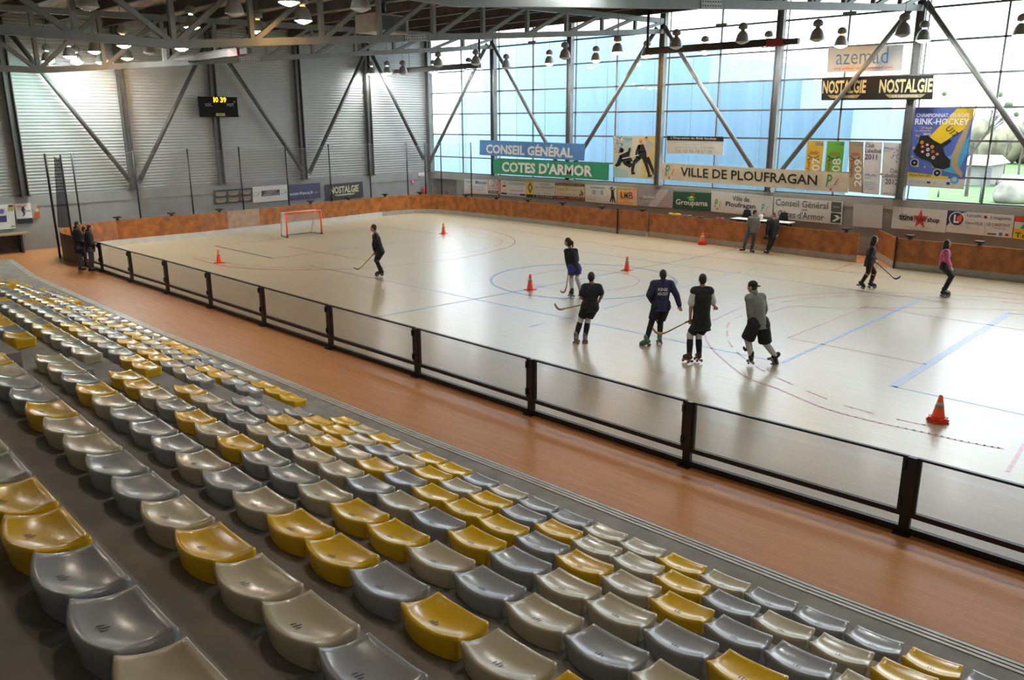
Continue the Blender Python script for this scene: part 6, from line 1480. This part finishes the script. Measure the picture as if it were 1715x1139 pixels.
# ------------------------------------------------------------------ outdoors beyond the glass
GRASS = pm('mown grass', (0.055, 0.115, 0.025), 0.9, 0.25, 0.6, detail=9)
part('lawn', MB().box((-120, YG+0.35, -0.3), (90, 220, -0.02)), GRASS, label='wide green lawn outside the glazed wall', cat='lawn')
part('tarmac_path', MB().prism([onz(1500, 318)*1.0, onz(1640, 300), onz(1640, 291), onz(1500, 305)], (0, 0, 0.02)), pm('grey tarmac', (0.16, 0.17, 0.18), 0.8), label='grey path crossing the lawn outside behind the skate poster', cat='path')
BLUE = pm('pale blue cladding', (0.20, 0.335, 0.49), 0.6, 0.06, 0.35, stretch=(6, 6, 0.2))
yb = YG+7.0
bb = thing('neighbour_building', (-25, yb, 0), 'pale blue clad building with stepped outline outside behind the glazing', 'building')
steps = [(726, 768, 700, 158), (768, 812, 700, 95), (812, 1022, 700, 62), (1022, 1189, 700, 97), (1189, 1342, 700, 135), (1342, 1426, 700, 183)]
xs0 = [ony(726, 200, yb).x-10, ony(768, 200, yb).x, ony(810, 200, yb).x, ony(1022, 100, yb).x, ony(1189, 120, yb).x, ony(1342, 160, yb).x, ony(1427, 210, yb).x]
zs0 = [ony(750, 193+33, yb).z, ony(790, 158, yb).z, ony(900, 66, yb).z, ony(1100, 98, yb).z, ony(1260, 136, yb).z, ony(1390, 184, yb).z]
for i in range(6):
    w = part('wall_block', MB().box((xs0[i], yb, 0), (xs0[i+1], yb+12, zs0[i])), BLUE, bb)
    mb = MB(); x = xs0[i]+0.6
    while x < xs0[i+1]: mb.box((x, yb-0.03, 0), (x+0.05, yb, zs0[i])); x += 2.4
    part('panel_joint', mb, pm('joint blue', (0.26, 0.38, 0.51), 0.6), w)
ROCK = pm('boulder stone', (0.22, 0.20, 0.17), 0.9, 0.3, 1.2, bump=0.6, detail=10)
def boulder(px0, px1, ptop, pbot, label, seed):
    rnd = random.Random(seed); a = onz(px0, pbot); b = onz(px1, pbot); c = (a+b)/2; w = (b-a).length/2
    h = ony((px0+px1)/2, ptop, c.y+w*0.3).z
    d = (b-a).normalized(); mb = MB().ell(c+UP*h*0.35, (d*w, Vector((-d.y, d.x, 0))*w*0.6, UP*h*0.66), 22, 14)
    ph = [rnd.random()*6 for _ in range(6)]
    for i, v in enumerate(mb.v):
        q = v-c; f = 1+0.08*math.sin(q.x*1.9+ph[0])+0.07*math.sin(q.z*3.1+q.y*2+ph[1])+0.05*math.sin(q.y*3.7+q.x*2.2+ph[2])
        mb.v[i] = c+Vector((q.x*f, q.y*f, max(-0.015, q.z*f)))
    part('boulder', mb, ROCK, label=label, cat='boulder')
boulder(1654, 1745, 304, 339, 'big pale boulder on the lawn at the right picture edge', 1)
boulder(1668, 1730, 292, 312, 'second boulder on the lawn behind the big one', 5)
sh0, sh1 = onz(1609, 311), onz(1651, 311); sh0.y = sh1.y = (sh0.y+sh1.y)/2
shd = thing('garden_shed', (sh0.x, sh0.y, 0), 'small pale shed with white pitched roof outside beside the skate poster', 'shed')
hz = 1.6
part('wall', MB().box((sh0.x, sh0.y, 0), (sh1.x, sh0.y+5, hz)), pm('shed board', (0.20, 0.19, 0.18), 0.7), shd)
part('roof', MB().prism([(sh0.x-0.4, sh0.y-0.4, hz), (sh0.x-0.4, sh0.y+5.4, hz), (sh0.x-0.4, sh0.y+2.5, hz+0.7)], (sh1.x-sh0.x+0.8, 0, 0)), pm('shed white roof', (0.4, 0.4, 0.42), 0.5), shd)
part('door', MB().box((sh0.x+1.2, sh0.y-0.04, 0), (sh0.x+1.9, sh0.y, 1.4)), pm('shed door', (0.14, 0.14, 0.15), 0.6), shd)
for px, py, tp in ((1571, 330, 318), (1640, 345, 300)):
    b = onz(px, py); h = ony(px, tp, b.y).z
    part('fence_post', MB().tube([b, Vector((b.x, b.y, h))], 0.06, 6), pm('green post paint', (0.03, 0.09, 0.05), 0.5), label='thin green post on the lawn, '+('below the skate poster' if px < 1600 else 'left of the big boulder'), cat='post')
BARK = pm('bare bark', (0.075, 0.065, 0.05), 0.9, 0.2, 4.0); IVY = pm('mistletoe leaves', (0.07, 0.11, 0.04), 0.8, 0.3, 3.0)
def tree(px, py, ptop, label, seed, spread=0.5, balls=0, dist=None):
    rnd = random.Random(seed); b = onz(px, py) if dist is None else ony(px, 230, dist); b.z = 0
    H_ = ony(px, ptop, b.y).z; mb = MB(); lv = MB(); tips = []
    def br(p, d, ln, r, n):
        q = p+d*ln; m = p.lerp(q, 0.5)+Vector((rnd.uniform(-1, 1), rnd.uniform(-1, 1), 0))*ln*0.05
        mb.tube([p, m, q], [r, r*0.82, r*0.6], 5, False)
        if n == 0: tips.append(q); return
        for _ in range(3 if n > 1 else 4):
            e = (d+Vector((rnd.uniform(-1, 1), rnd.uniform(-1, 1), rnd.uniform(-0.35, 0.5)))*spread*1.5).normalized()
            br(p.lerp(q, rnd.uniform(0.55, 1.0)), e, ln*rnd.uniform(0.55, 0.75), r*0.5, n-1)
    br(b, UP, H_*0.42, H_*0.016, 4)
    t = thing('bare_tree', b, label, 'tree', 'bare trees outside'); part('branches', mb, BARK, t)
    for _ in range(balls):
        c = rnd.choice(tips); r = H_*0.02; lv.ell(c, ((r, 0, 0), (0, r, 0), (0, 0, r)), 8, 6)
    if balls: part('mistletoe', lv, IVY, t)
tree(1632, 235, 112, 'bare tree with dark mistletoe balls above the skate poster', 11, 0.42, 5, 62)
tree(1352, 235, 148, 'bare tree right of the blue building behind the radio banner', 4, 0.5, 0, 66)
tree(1380, 235, 168, 'small bare tree half hidden behind the radio banner', 9, 0.5, 0, 75)
tree(1440, 240, 190, 'bare tree behind the gap right of the blue building', 14, 0.5, 2, 80)
tree(1716, 240, 176, 'bare tree at the right picture edge outside', 21, 0.6, 0, 85)
tree(1690, 240, 205, 'low bare tree left of the right picture edge', 25, 0.6, 0, 90)
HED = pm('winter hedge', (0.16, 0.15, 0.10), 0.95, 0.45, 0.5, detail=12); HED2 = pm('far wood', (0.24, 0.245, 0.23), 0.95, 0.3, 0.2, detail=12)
def hedge(x0, x1, y, h, mat, label, seed, deep=6):
    rnd = random.Random(seed); mb = MB(); n = int((x1-x0)/1.6)
    for i in range(n):
        x = x0+(x1-x0)*(i+0.5)/n; hh = h*rnd.uniform(0.75, 1.1); r = 1.5*rnd.uniform(0.9, 1.5)
        c = Vector((x, y+rnd.uniform(0, deep), hh*0.5)); e = ((r, 0, 0), (0, r, 0), (0, 0, hh*0.55)); k0 = len(mb.v)
        mb.ell(c, e, 10, 8)
        for k in range(k0, len(mb.v)):
            mb.v[k] = c+(mb.v[k]-c)*rnd.uniform(0.8, 1.15); mb.v[k].z = max(-0.01, mb.v[k].z)
    part('hedge', mb, mat, label=label, cat='hedge')
hedge(-40, 30, 110, 4.4, HED, 'brown green winter hedge across the far side of the lawn', 2)
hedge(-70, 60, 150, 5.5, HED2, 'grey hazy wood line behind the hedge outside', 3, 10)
